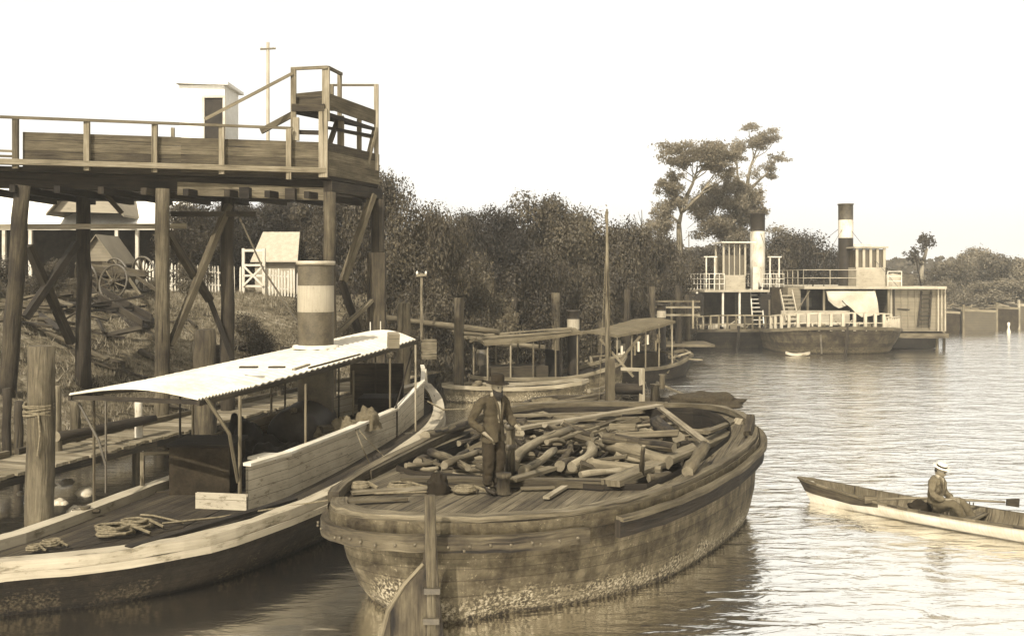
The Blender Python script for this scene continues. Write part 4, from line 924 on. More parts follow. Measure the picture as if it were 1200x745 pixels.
# ---- firewood in the hold
def hold_h(x,y):
    q=Vector((x,y,0))-ST; a=q.dot(AX); l=q.dot(LX); return 1.3+.42*math.exp(-((a-6.6)/2.6)**2-((l-.6)/1.8)**2)
inn2=offs(inner,-.06)
def inside(x,y,L):
    c=False; n=len(L)
    for i in range(n):
        a,b=L[i],L[i-1]
        if (a.y>y)!=(b.y>y) and x<(b.x-a.x)*(y-a.y)/(b.y-a.y)+a.x: c=not c
    return c
cnt=0; tries=0; LG='logs heaped in the barge hold'
KINDS=[('rough barked firewood log in the heap filling the barge hold','log',.03,.08),('pale stripped firewood log in the heap filling the barge hold','logl',.025,.065),('split grey billet in the heap filling the barge hold','wood',.035,.08)]
lay=0
while cnt<296 and tries<26000:
    tries+=1; x=R.uniform(-2.2,4.8); y=R.uniform(14.8,23.2)
    if cnt>245: x=R.uniform(-2.3,0.2); y=R.uniform(15.2,21.5)
    if not inside(x,y,inn2): continue
    lay=min(1,cnt/250.); ln=R.uniform(.4,1.25)*(1 if R.random()>.15 else 1.5)*(.6 if cnt>245 else 1); a=R.choice([R.gauss(-.15,.3),R.gauss(-.3,.35),R.gauss(.5,.35),R.gauss(1.35,.4)]); dx,dy=math.cos(a)*ln/2,math.sin(a)*ln/2
    if not(inside(x-dx,y-dy,inn2) and inside(x+dx,y+dy,inn2)): continue
    hh=hold_h(x,y); z=lerp(.75,hh,lay**.8)+R.gauss(0,.03); tl=R.gauss(0,.09)*ln; k=R.choices([0,1,2],[6,2.4,5])[0]; lb,mt,ra,rb=KINDS[k]; rad=R.uniform(ra,rb)
    p0=Vector((x-dx,y-dy,z-tl)); p1=Vector((x+dx,y+dy,z+tl))
    if k==2:
        q=MB(); q.beam(p0,p1,rad*1.6,rad*1.2,roll=R.random()*3,jit=.02); tag(q.build('firewood_billet',M[mt],org=(x,y,z)),lb,'firewood','split billets heaped in the barge hold')
    else: logobj(p0,p1,rad,lb,mt,'firewood_log',LG if k==0 else 'pale logs heaped in the barge hold','firewood',bend=.075)
    cnt+=1
def blog(x0,y0,z0,x1,y1,z1,r0,lb,mt='logl',bend=.04): logobj(W(x0,y0,z0),W(x1,y1,z1),r0,lb,mt,'firewood_log',None,'firewood',11,bend)
blog(708,520,1.55,783,542,1.5,.13,'thickest pale trunk lying across the middle of the firewood heap')
blog(707,513,1.7,790,524,1.65,.1,'dark half log resting above the thickest pale trunk','log'); blog(690,541,1.5,775,551,1.45,.085,'long curved branch just below the thickest pale trunk','logl',.12)
blog(600,545,1.5,668,503,1.62,.09,'long crooked branch rising from the hand pump to the heap top','logl',.1); blog(612,552,1.5,650,527,1.55,.07,'straight pole parallel below the long crooked branch')
blog(806,553,1.5,826,522,1.75,.1,'short pale split log standing steeply near the right end of the heap'); blog(770,495,1.6,795,512,1.6,.12,'dark knotty log end sticking up at the back of the heap','log')
blog(505,530,1.45,548,548,1.45,.07,'dark log behind the man at his left','log'); blog(498,512,1.5,548,497,1.5,.1,'grey log poking out beyond the launch bow','log'); blog(520,545,1.5,560,530,1.5,.07,'pale log right behind the man knees')
blog(752,556,1.45,754,522,1.95,.04,'thin upright stick standing in front of the thickest pale trunk','log',.02); blog(760,560,1.4,785,556,1.4,.07,'stubby block at the front coaming','wood')
blog(670,547,1.5,690,520,1.6,.09,'curved bough standing on edge left of the thickest pale trunk','logl',.15); blog(680,556,1.45,735,552,1.42,.06,'short bark slab by the front coaming')
for (x0,y0,z0,x1,y1,z1,w_,lb,mt) in ((600,503,1.5,783,473,1.55,.2,'longest pale plank laid along the far side of the hold','woodl'),(597,487,1.4,780,482,1.4,.14,'straight spar behind the longest pale plank','logl'),(590,495,1.4,760,489,1.4,.1,'second spar between the longest plank and the rail','logl'),(774,478,1.62,826,518,1.72,.14,'plank lying diagonally over the right of the heap','woodl'),(828,506,1.7,874,488,1.62,.14,'board slanting towards the pointed bow','woodl'),(640,519,1.5,700,500,1.6,.12,'flat board on the heap centre back','woodl'),(600,562,1.5,648,548,1.5,.16,'short pale board end by the hand pump','woodl')):
    q=MB(); q.beam(W(x0,y0,z0),W(x1,y1,z1),w_,.05); tag(q.build('plank',M[mt],org=W(x0,y0,z0)),lb,'plank')
# ================================================================ THE LAUNCH with the white roof
SB=[(-8.3,11.9,.78),(-7.6,12.25,.77),(-6.57,12.75,.76),(-5.2,13.35,.76),(-4.05,14.35,.79),(-3.0,16.5,.85),(-2.45,18.6,.93),(-1.78,21.2,1.12),(-1.62,23,1.3),(-1.85,24.9,1.48),(-2.35,26.5,1.62)]
PTs=[(-2.95,26.0,1.55),(-4.1,24.4,1.3),(-5.1,21.8,1.05),(-5.9,19,.9),(-6.6,16.5,.83),(-7.2,14.2,.78),(-8.2,12.6,.77)]
LL=crom([Vector(p) for p in SB+PTs],4,True); NL=len(LL)
la=thing('steam_launch','long steam launch with white iron roof, white boarded sides and a banded funnel','launch',(-4.7,19,0))
bf=[max(0,(p.y-21)/5) for p in LL]; 
m=MB(); m.loft([LL,[Vector((p.x,p.y,p.z-.3)) for p in offs(LL,.03)],[Vector((p.x,p.y,.4)) for p in offs(LL,[.12+.2*b for b in bf])],[Vector((p.x,p.y,0)) for p in offs(LL,[.35+.45*b for b in bf])],[Vector((p.x,p.y,-.6)) for p in offs(LL,[.9+.3*b for b in bf])]]); m.build('hull',M['hulld'],la)
LA=Vector((.3,.954,0)); LXX=Vector((LA.y,-LA.x,0)); L0=Vector((-5.3,14,0))
luv=lambda p:((p-L0).dot(LA),(p-L0).dot(LXX)+20)
m=MB(); IN=offs(LL,.26); c_=Vector((-4.9,17.5,0))
spine=[]
for p in IN:
    a=max(1,min(11.2,(p-L0).dot(LA))); q=L0+LA*a; spine.append(Vector((q.x,q.y,p.z-.09)))
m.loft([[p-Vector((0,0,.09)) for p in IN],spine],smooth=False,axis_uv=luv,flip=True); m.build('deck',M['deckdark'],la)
ix=lambda a,b:[i%NL for i in range(int(a*4),int(b*4)+1)]
m=MB(); band(m,LL,[i for i in range(NL)]+[0],-.24,-.1,.05,.27); m.build('gunwale',M['strake'],la)
m=MB(); band(m,LL,ix(0.5,10),.0,-.2,-.1,.05); m.build('strake',M['strake'],la)
q=MB(); q.beam(Vector((-2.33,26.55,.8)),Vector((-2.4,26.75,2.0)),.14,.18); q.build('stem_post',M['white'],la)
# white boarded coaming
def DZ(p): return interp([(14,.78),(18,.9),(21.5,1.05),(24,1.3),(26.5,1.6)],p.y)
CR=[Vector(p) for p in ((-4.28,15.85,0),(-3.85,16.8,0),(-3.2,19,0),(-2.55,21.4,0))]
CT=[(16,1.45),(19,1.52),(21.4,1.6)]
m=MB()
a=[Vector((p.x,p.y,.74+.0*DZ(p))) for p in CR]; b=[Vector((p.x,p.y,interp(CT,p.y))) for p in CR]
def wall(m,a,b,th,n):
    for i in range(len(a)-1):
        L=(a[i+1]-a[i]).length; nn=Vector((a[i+1].y-a[i].y,-(a[i+1].x-a[i].x),0)).normalized()*th/2
        q=[a[i],a[i+1],b[i+1],b[i]]; off=sum((a[k+1]-a[k]).length for k in range(i))
        for s in (1,-1):
            v=[p+nn*s for p in q]; k=len(m.v); m.v+=v; h=(b[i]-a[i]).length
            uv=[(off,0),(off+L,0),(off+L,h),(off,h)]; f=[k,k+1,k+2,k+3]
            m.face(f if s>0 else f[::-1],uv if s>0 else uv[::-1],.5)
    top=[p+Vector((0,0,0)) for p in b]
wall(m,a,b,.05,0)
a2=[Vector((-2.52,21.45,.95)),Vector((-2.12,23.3,1.2)),Vector((-2.3,25.4,1.5)),Vector((-2.42,26.4,1.65))]; b2=[Vector((-2.52,21.45,1.62)),Vector((-2.12,23.3,2.0)),Vector((-2.3,25.4,2.12)),Vector((-2.42,26.4,2.1))]
wall(m,a2,b2,.05,0)
wall(m,[Vector((-5.15,16.0,.74)),Vector((-4.28,15.85,.74))],[Vector((-5.15,16.0,1.0)),Vector((-4.28,15.85,1.0))],.05,0)
m.build('side_boards',M['whitep'],la)
m=MB()
for p,q in zip(b,b[1:]): m.beam(p+Vector((0,0,.03)),q+Vector((0,0,.03)),.16,.05)
for p,q in zip(b2,b2[1:]): m.beam(p+Vector((0,0,.03)),q+Vector((0,0,.03)),.1,.05)
m.build('coaming_cap',M['white'],la)
q=MB(); q.beam(W(300,534,1.43),W(333,535,1.46),.45,.05); q.build('shelf',M['white'],la)
pl=[(-5.75,18.6),(-5.5,19.4),(-4.9,21.6),(-3.6,24.6)]
m=MB(); wall(m,[Vector((x,y,.76)) for x,y in pl],[Vector((x,y,1.5+.05*i)) for i,(x,y) in enumerate(pl)],.05,0); m.build('far_side_boards',M['whitep'],la)
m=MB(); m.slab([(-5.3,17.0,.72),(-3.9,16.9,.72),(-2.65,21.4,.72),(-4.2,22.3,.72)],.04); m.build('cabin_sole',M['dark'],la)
# roof: corrugated sheet with camber
RR=[(-4.86,15.2,2.62),(-4.4,16.6,2.66),(-3.3,19.9,2.84),(-2.28,23.2,3.04)]
RLf=[(-7.15,15.85,2.62),(-6.6,17.5,2.66),(-5.3,21.6,2.84),(-3.85,25.9,3.06)]
m=MB(); N=260; rg=[]
for i in range(N+1):
    t=i/N; k=t*3; j=min(2,int(k)); f=k-j; a=Vector(RR[j]).lerp(Vector(RR[j+1]),f); b=Vector(RLf[j]).lerp(Vector(RLf[j+1]),f); row=[]
    for s in range(9):
        u=s/8; p=a.lerp(b,u); p.z+=.13*math.sin(PI*u)+.014*math.sin(i*PI/2.6); row.append(p)
    rg.append(row)
m.loft(rg,closed=False,smooth=True,flip=False); rg2=[[p-Vector((0,0,.02)) for p in row] for row in rg]; m.loft(rg2,closed=False,smooth=True,flip=True); m.loft([rg[0],rg2[0]],closed=False,smooth=False)
e0=[r_[0] for r_ in rg]; e1_=[r_[0] for r_ in rg2]; m.loft([e0,e1_],closed=False,smooth=False)
rf=m.build('roof',M['roof'],la)
m=MB()
for A_ in (RR,RLf):
    for p,q in zip(A_,A_[1:]): m.beam(Vector(p)-Vector((0,0,.07)),Vector(q)-Vector((0,0,.07)),.05,.08)
m.beam(Vector(RR[0])+Vector((-.02,.06,-.06)),Vector(RLf[0])+Vector((.02,.06,-.06)),.05,.07)
for k in range(1,9):
    t=k/9*3; j=min(2,int(t)); f=t-j; a=Vector(RR[j]).lerp(Vector(RR[j+1]),f)-Vector((0,0,.07)); b=Vector(RLf[j]).lerp(Vector(RLf[j+1]),f)-Vector((0,0,.07)); mm=a.lerp(b,.5)+Vector((0,0,.11)); m.beam(a,mm,.04,.05); m.beam(mm,b,.04,.05)
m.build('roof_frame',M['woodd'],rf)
# roof details: batten, slot, small hatch, funnel collar
m=MB(); m.beam(W(362,431,2.98),W(422,415,3.02),.03,.03); m.beam(W(344,433,2.98),W(362,427,3.0),.06,.03); m.build('batten',M['woodl'],rf)
m=MB(); m.beam(W(281,430,2.93),W(302,430,2.93),.1,.03); m.beam(W(315,430,2.93),W(334,430,2.93),.1,.03); m.build('slot',M['black'],rf)
p=W(461,406,3.08); m=MB(); m.box(p+Vector((0,0,.13)),(.22,.22,.3),rz=.3,rx=.2); m.build('hatch_box',M['grey'],rf)
for (x,y,h) in ((434,387,.3),(446,386,.3)):
    m=MB(); p=W(x,y,3.1); m.tube(p-Vector((0,0,.1)),p+Vector((0,0,.22)),.015,n=6); m.build('vent_pipe',M['white'],rf)
# funnel
fp=W(370,408,2.97); fr_=.385; hgt=ZP(306,fp.y)-fp.z
fu=MB(); fu.lathe([(fr_,-1.5),(fr_,hgt*.42)],24,fp); fl=fu.build('funnel',M['rust'],la)
fu=MB(); fu.lathe([(fr_+.004,hgt*.42),(fr_+.004,hgt*.72)],24,fp); fu.build('funnel_band',M['cream'],fl)
fu=MB(); fu.lathe([(fr_,hgt*.72),(fr_,hgt*.98)],24,fp); fu.lathe([(fr_-.03,hgt*.98),(fr_-.03,hgt*.3),(0,hgt*.3)],24,fp); fu.build('funnel_top',M['rust'],fl)
fu=MB(); fu.lathe([(fr_,hgt*.955),(fr_+.035,hgt*.96),(fr_+.035,hgt),(fr_-.03,hgt)],24,fp); fu.build('funnel_rim',M['galv'],fl)
fu=MB(); fu.lathe([(fr_+.12,.03),(fr_+.1,.09),(fr_,.1)],24,fp+Vector((0,0,-.02))); fu.build('funnel_collar',M['roof'],fl)
m=MB(); a=PB(277,247,27.5); b_=PB(352,382,fp.y); m.path([a,a.lerp(b_,.5)-Vector((0,0,.25)),b_],.025,6); tag(m.build('stay_cable',M['iron'],org=b_),'dark cable sagging from the platform post to the launch funnel','cable')
# stanchions
def stan(px,yt,yb,zb,r=.022,mat='woodl',top=None):
    p=W(px,yb,zb); q=MB(); q.tube(p,Vector((p.x,p.y,ZP(yt,p.y))),r,n=6); q.build('stanchion',M[mat],la)
stan(281,464,590,.8,.03); stan(358,450,521,1.5); stan(414,434,487,1.55); stan(457,420,480,1.6); stan(487,404,505,1.25)
stan(124,466,577,.8,.02,'iron'); stan(211,452,560,.8,.022,'woodd'); stan(334,440,520,.9,.02,'woodd'); stan(397,428,500,1.0,.02,'woodd'); stan(440,415,480,1.3,.02,'woodd')
for (x,y) in ((-6.9,16.2),(-6.05,18.6),(-5.2,21.2),(-4.4,23.8)):
    q=MB(); q.tube((x,y,.78),(x,y,2.62+(y-16)*.045),.025,n=6); q.build('stanchion',M['wood'],la)
p=W(281,590,.8); q=MB(); a=PB(242,467,15.3); q.path([a,a.lerp(Vector((p.x,p.y,1.0)),.45)+Vector((.12,0,.12)),Vector((p.x-.03,p.y,1.15))],.03,6); q.build('awning_bracket',M['woodl'],la)
q=MB(); a=PB(92,472,16.0); b_=PB(124,545,15.9); q.path([a,a.lerp(b_,.6)+Vector((.06,0,.0)),b_],.022,6); q.build('awning_bracket',M['iron'],la)
q=MB(); a=W(457,482,1.6); q.tube(a+Vector((.1,0,.0)),PB(483,410,23.2),.018,n=6); q.build('awning_bracket',M['woodd'],la)
# cabin contents
q=MB(); a=W(197,583,.72); b_=W(268,583,.72); w_=(b_-a).x; q.box(((a.x+b_.x)/2,a.y+.55,1.15),(w_,1.0,.86)); q.build('engine_casing',M['dark'],la)
q=MB(); q.box(((a.x+b_.x)/2,a.y+.55,1.6),(w_+.08,1.08,.05)); q.build('casing_lid',M['woodd'],la)
q=MB(); a=W(167,580,.72); q.beam(a,a+Vector((0,0,.75)),.06,.06); q.beam(a+Vector((0,0,.72)),a+Vector((.45,.1,.72)),.06,.06); q.beam(a+Vector((0,0,.03)),a+Vector((.45,.1,.03)),.06,.06); q.build('seat_frame',M['wood'],la)
q=MB(); p=Vector((-4.35,20.5,1.35)); q.lathe([(0,-1.2),(.5,-1.15),(.55,-.9),(.55,.9),(.5,1.15),(0,1.2)],18,p,M=Matrix.Rotation(PI/2,3,'X')); q.build('boiler',M['black'],la)
crumple((-4.6,18.3,.7),.85,1.1,.75,'','coal','coal_heap','',7,la); crumple((-5.2,18.9,.72),.7,.8,.95,'','coal','coal_heap','',9,la)
q=MB(); q.beam(W(325,505,1.3),W(345,480,1.9),.1,.08); q.beam(W(345,480,1.9),W(352,495,1.4),.08,.08); q.build('hatch_prop',M['wood'],la)
pa=W(392,505,1.45); t=thing('sack_pile','pile of pale sacks inside the launch beside the boarded side','sacks',pa)
crumple(pa+Vector((.15,.1,-.05)),.3,.25,.3,'','cloth3','sack','',11,t); crumple(pa+Vector((.55,.6,-.05)),.28,.3,.42,'','cloth3','sack','',12,t); crumple(pa+Vector((-.2,.0,-.1)),.22,.2,.2,'','cloth3','sack','',13,t)
q=MB(); q.beam(W(375,503,1.5),W(405,500,1.5),.3,.12); tag(q.build('timber_block',M['wood'],org=W(380,503,1.45)),'short timber block beside the pale sacks in the launch','block')
q=MB(); q.box((-3.05,22.4,1.5),(.8,.9,.6)); q.build('fore_locker',M['woodd'],la)
q=MB(); q.box((-3.3,24.0,1.9),(1.3,.12,1.0)); q.build('fore_bulkhead',M['woodd'],la)
# ropes over the boarded side and on the after deck
a=W(413,494,1.62)
q=MB(); q.path([a,W(430,515,1.35),W(448,533,1.0),W(458,543,.95)],.012,5); q.path([a,W(424,522,1.3),W(433,543,.95)],.012,5); q.path([a,a+Vector((.1,-.05,-.08)),a+Vector((.02,.05,-.1)),a],.03,6); tag(q.build('mooring_line',M['rope'],org=a),'thin mooring line looped over the launch white side','rope')
for i,(x,y,r0,lb) in enumerate(((135,625,.26,'tangled thick rope coil on the launch after deck'),(160,618,.2,'smaller rope tangle right beside the thick coil'),(60,640,.14,'small rope heap near the left edge of the launch deck'),(40,646,.1,'tiny rope knot at the far left of the launch deck'))):
    p=W(x,y,.72); coil(p,r0,3,.022 if i<2 else .016,lb,turns=5,jit=.5)
q=MB(); p=W(100,608,.7); q.path([p,p+Vector((0,0,.16)),p+Vector((.0,0,.2))],[.07,.06,.09],9); q.path([p+Vector((-.2,0,.12)),p+Vector((.22,.02,.12))],.035,7); tag(q.build('mooring_cleat',M['wood'],org=p),'stubby wooden mooring bitt on the launch after deck','bitt')
q=MB(); q.path([W(190,613,.78),W(255,606,.78),W(370,588,.9),W(440,578,1.36),W(500,576,1.42)],.018,5); tag(q.build('mooring_line',M['rope'],org=W(370,588,.9)),'taut line running from the launch deck to the barge stern','rope')
q=MB(); q.path([W(165,603,.74),W(180,604,.76),W(215,612,.76)],.02,5); tag(q.build('rope_end',M['rope'],org=W(165,603,.74)),'loose rope tail trailing right of the rope tangle','rope')
m=MB(); m.beam(W(150,642,.8),W(345,585,.83),.14,.06); m.build('toe_rail',M['woodd'],la)
q=MB(); q.box(W(478,508,1.05),(.2,.12,.05),rz=.3); q.build('fairlead',M['iron'],la)
q=MB(); q.path([W(501,470,1.6),W(520,480,1.45),PB(548,479,22)],.02,5); tag(q.build('bow_line',M['rope'],org=W(515,476,1.5)),'dark line from the launch bow down to the barge','rope')
# ================================================================ middle distance boats
def small_boat(name,label,cat,loc,rz,L,B,fb,bowz,matd,matg,group=None,blunt=.35):
    """double ended hull, local +Y = bow. returns root and the gunwale loop (local)"""
    o=thing(name,label,cat,loc,rz,group); P=[]; n=14
    for s in (1,-1):
        for i in range(n+1):
            t=i/n if s==1 else 1-i/n; y=-L/2+L*t; w=B/2*(math.sin(PI*min(1,max(0,(t*.94+.03))))**blunt); P.append(Vector((s*w if 0<t<1 else s*.06,y,fb+(bowz-fb)*max(0,(t-.45)/.55)**2+ .12*(1-t)**3)))
    nP=len(P); bf=[max(0,p.y/(L/2))**2 for p in P]
    m=MB(); m.loft([P,[Vector((p.x,p.y,p.z*.5)) for p in offs(P,[.06+.1*b for b in bf])],[Vector((p.x,p.y,0)) for p in offs(P,[.2+.15*b for b in bf])],[Vector((p.x*.5,p.y*.85,-.4)) for p in P]]); m.build('hull',M[matd],o,local=True)
    IN=offs(P,.12); m=MB(); m.loft([[p-Vector((0,0,.1)) for p in IN],[Vector((0,p.y*.9,p.z-.1)) for p in IN]],smooth=False,flip=True); m.build('deck',M['deckdark'],o,local=True)
    m=MB(); band(m,P,list(range(nP))+[0],-.08,-.08,.05,.12); m.build('gunwale',M[matg],o,local=True)
    return o,P
def awning(o,x0,x1,y0,y1,z0,z1,mat,posts=4,deckz=.6,sag=.1,over=0.0,pm='woodl'):
    m=MB(); rg=[]
    for i in range(9):
        t=i/8; row=[]
        for s in range(7):
            u=s/6; row.append(Vector((lerp(x0,x1,u),lerp(y0,y1,t),lerp(z0,z1,t)+sag*math.sin(PI*u)-.05*math.sin(PI*t)+.05*noise.noise(Vector((t*4,u*5,y0))))))
        rg.append(row)
    m.loft(rg,closed=False,smooth=False); m.loft([[p-Vector((0,0,.04)) for p in r_] for r_ in rg],closed=False,smooth=False,flip=True)
    for e in ([r_[0] for r_ in rg],[r_[-1] for r_ in rg],rg[0],rg[-1]): m.loft([e,[p-Vector((0,0,.1)) for p in e]],closed=False,smooth=False)
    a=m.build('awning',M[mat],o,local=True)
    for i in range(posts):
        t=(i+.15)/(posts-.7)
        for x in (x0+.08,x1-.08):
            q=MB(); y=lerp(y0,y1,min(1,t)); q.tube((x,y,deckz),(x,y,lerp(z0,z1,min(1,t))),.035,n=6); q.build('stanchion',M[pm],o,local=True)
    return a
def lfun(o,x,y,z0,z1,r,zb,zt,top='black',bandm='cream',base='black'):
    m=MB(); m.lathe([(r,z0),(r,zb)],18,(x,y,0)); f=m.build('funnel',M[base],o,local=True)
    m=MB(); m.lathe([(r+.005,zb),(r+.005,zt)],18,(x,y,0)); m.build('funnel_band',M[bandm],f,local=True)
    m=MB(); m.lathe([(r,zt),(r,z1-.08),(r+.05,z1-.06),(r+.05,z1),(r-.05,z1),(r-.05,z1-1.0),(0,z1-1.0)],18,(x,y,0)); m.build('funnel_top',M[top],f,local=True); return f
# covered launch 2
c=PX(648,37); o,P=small_boat('covered_launch','covered wooden launch with a sagging tarpaulin roof and small banded funnel','launch',(c.x,38.5,0),math.radians(-68),6.6,2.0,.62,1.35,'hull','woodl')
awning(o,-.85,.85,-3.1,.9,2.05,2.4,'tarp',5,.55,.12); lfun(o,-.1,1.0,.5,3.2,.24,2.45,2.85)
m=MB(); m.box((0,-1.6,.85),(1.2,2.4,.5)); m.build('cabin_bench',M['wood'],o,local=True)
m=MB(); m.box((0,.1,1.1),(1.5,.08,1.1)); m.build('bulkhead',M['woodd'],o,local=True)
crumple((0,1.9,.9),.5,.6,.6,'','wood','stores_heap','',21,None) if False else None
q=MB()
for k in range(9): a=Vector((R.uniform(-.5,.5),R.uniform(1.2,2.4),R.uniform(.95,1.4))); q.beam(a,a+Vector((R.gauss(0,.5),R.gauss(0,.4),R.gauss(0,.2))),.09,.05)
q.build('stores_heap',M['woodl'],o,local=True)
# ragged boards on its roof
q=MB(); q.beam((-.6,-2.6,2.28),(.6,.6,2.55),.14,.04); q.beam((.3,-3,2.24),(.75,.5,2.42),.12,.04); q.build('roof_boards',M['woodl'],o,local=True)
# person-free launch 3
c=PX(758,42); o,P=small_boat('canopied_launch','canopied launch with dark flat roof and goods hung from its posts','launch',(c.x-.2,43,0),math.radians(-42),7.4,2.3,.6,1.1,'hulld','woodl')
awning(o,-1.15,1.1,-3.2,1.2,2.15,2.6,'tarp',5,.55,.1); lfun(o,.1,1.6,.5,3.3,.2,2.7,3.0)
m=MB(); m.box((0,-1.0,.9),(1.3,3.0,.7)); m.build('cabin_bench',M['dark'],o,local=True)
for k in range(16):
    q=MB(); a=Vector((R.choice((-1,1))*R.uniform(.9,1.1),R.uniform(-3,1.2),R.uniform(1.2,2.1))); q.box(a,(.08,R.uniform(.1,.3),R.uniform(.15,.45)),rz=R.random()); q.build('hung_cloth',M['canvas' if k%2 else 'cloth3'],o,local=True)
q=MB()
for k in range(12): a=Vector((R.uniform(-.7,.7),R.uniform(1.2,2.6),R.uniform(.7,1.3))); q.beam(a,a+Vector((R.gauss(0,.5),R.gauss(0,.4),R.gauss(0,.25))),.09,.06)
q.build('stores_heap',M['woodl'],o,local=True)
# low rowing dinghy between
o,P=small_boat('low_dinghy','low dark dinghy lying between the mooring pile and the covered launch','dinghy',(PX(605,36).x,36.0,0),math.radians(-80),5.4,1.6,.5,.7,'hull','woodl')
q=MB()
for k in range(9): a=Vector((R.uniform(-.35,.35),R.uniform(-2.0,-1.1),R.uniform(.45,.65))); q.lathe([(0,.13),(.12,.1),(.16,0),(.1,-.1),(0,-.12)],8,a)
q.build('cargo_bundles',M['cloth3'],o,local=True)
# ================================================================ punt with mast and windlass behind the barge
pd=[W(612,483,.5),W(850,485,.5),W(812,462,.5),W(600,462,.5)]
pc=sum(pd,Vector())/4; pu=thing('work_punt','flat work punt with tall mast, pale cross brace and windlass beyond the barge','punt',(pc.x,pc.y,0))
PDs=[Vector((-.3,25.3,.5)),Vector((4.6,25.6,.5)),Vector((6.3,28.0,.5)),Vector((6.0,31.5,.5)),Vector((1.5,32.5,.5)),Vector((.2,30,.5))]
m=MB(); PL=crom(PDs,3,True); m.loft([PL,withz(offs(PL,.05),.2),withz(offs(PL,.2),-.3)]); m.build('hull',M['hulld'],pu)
m=MB(); m.poly([p-Vector((0,0,.03)) for p in PL],uvf=lambda p:(p.x,p.y)); m.build('deck',M['deck'],pu)
m=MB(); band(m,PL,list(range(len(PL)))+[0],-.12,-.02,.1,.16); m.build('gunwale',M['wood'],pu)
mb=W(716,478,.6); mx,my=mb.x,mb.y
q=MB(); q.path([(mx-.1,my,.3),(mx-.12,my,3),(mx-.12,my,ZP(245,my))],[.075,.06,.03],8); mast=q.build('mast',M['pilel'],pu)
q=MB(); q.beam((mx,my-.05,.4),(mx,my-.05,ZP(421,my)),.22,.16); q.build('mast_partner',M['woodl'],pu)
q=MB(); q.tube((mx-.4,my-.3,.5),(mx-.16,my,ZP(300,my)),.01,n=4); q.tube((mx+.02,my+.1,.5),(mx-.1,my,ZP(255,my)),.012,n=4); q.path([(mx-.12,my,ZP(262,my)),(mx-.14,my,ZP(255,my)),(mx-.12,my,ZP(248,my))],.05,6); q.build('rigging',M['rope'],mast)
for (x0,y0,x1,y1) in ((703,397,742,441),(722,428,750,394)):
    q=MB(); q.beam(PB(x0,y0,my+.3+(x0>710)*.12),PB(x1,y1,my+.3+(x0>710)*.12),.12,.07); q.build('cross_brace',M['woodl'],pu)
q=MB(); q.beam(PB(752,432,28.3),PB(752,476,28.3),.16,.14); q.build('windlass_post',M['woodl'],pu); q=MB(); q.beam(PB(728,432,28.6),PB(754,433,28.3),.09,.09); q.build('windlass_rail',M['woodl'],pu)
q=MB(); q.tube(PB(722,455,28.6),PB(754,456,28.3),.16,.16,12); q.build('windlass_drum',M['woodd'],pu)
for (px,py,r0,h,nm,mt) in ((768,470,.17,.5,'bitt','pilel'),(776,455,.12,.45,'bitt','woodl')):
    p=W(px,py,.55); q=MB(); q.path([p,p+Vector((0,0,h)),p+Vector((0,0,h+.05))],[r0,r0*.7,r0*1.1],9,wob=.1); q.build(nm,M[mt],pu)
p=W(736,474,.5); q=MB()
for k in range(60):
    a=R.random()*6.28; rr=R.random()*.55; s=p+Vector((math.cos(a)*rr,.4+math.sin(a)*rr*.5,.05+R.random()*.4)); q.path([s,s+Vector((R.gauss(0,.2),R.gauss(0,.1),R.gauss(0,.1))),s+Vector((R.gauss(0,.25),R.gauss(0,.1),R.gauss(0,.12)))],.018,4)
tag(q.build('chain_heap',M['iron'],org=p),'tangled chain heap at the foot of the tall mast','chain')
crumple(W(828,475,.48),1.15,.9,.42,'dark heap of netting spread on the right of the work punt','net','net_heap','net',31)
crumple(W(640,474,.48),.5,.35,.2,'low dark sail bundle on the left of the work punt','tarp','sail_bundle','sail',33)
for i,(x0,y0,x1,y1,rr,lb) in enumerate(((612,479,735,455,.05,'thin spar slanting across the work punt deck'),(600,474,700,468,.06,'spar lying flat on the left of the work punt'),(560,482,702,472,.05,'longest spar floating left of the work punt'),(770,448,820,470,.05,'bent spar leading to the netting heap'),(690,458,712,452,.07,'short pale timber left of the mast foot'))):
    logobj(W(x0,y0,.62),W(x1,y1,.68),rr,lb,'logl',name='spar',cat='spar',bend=.06)
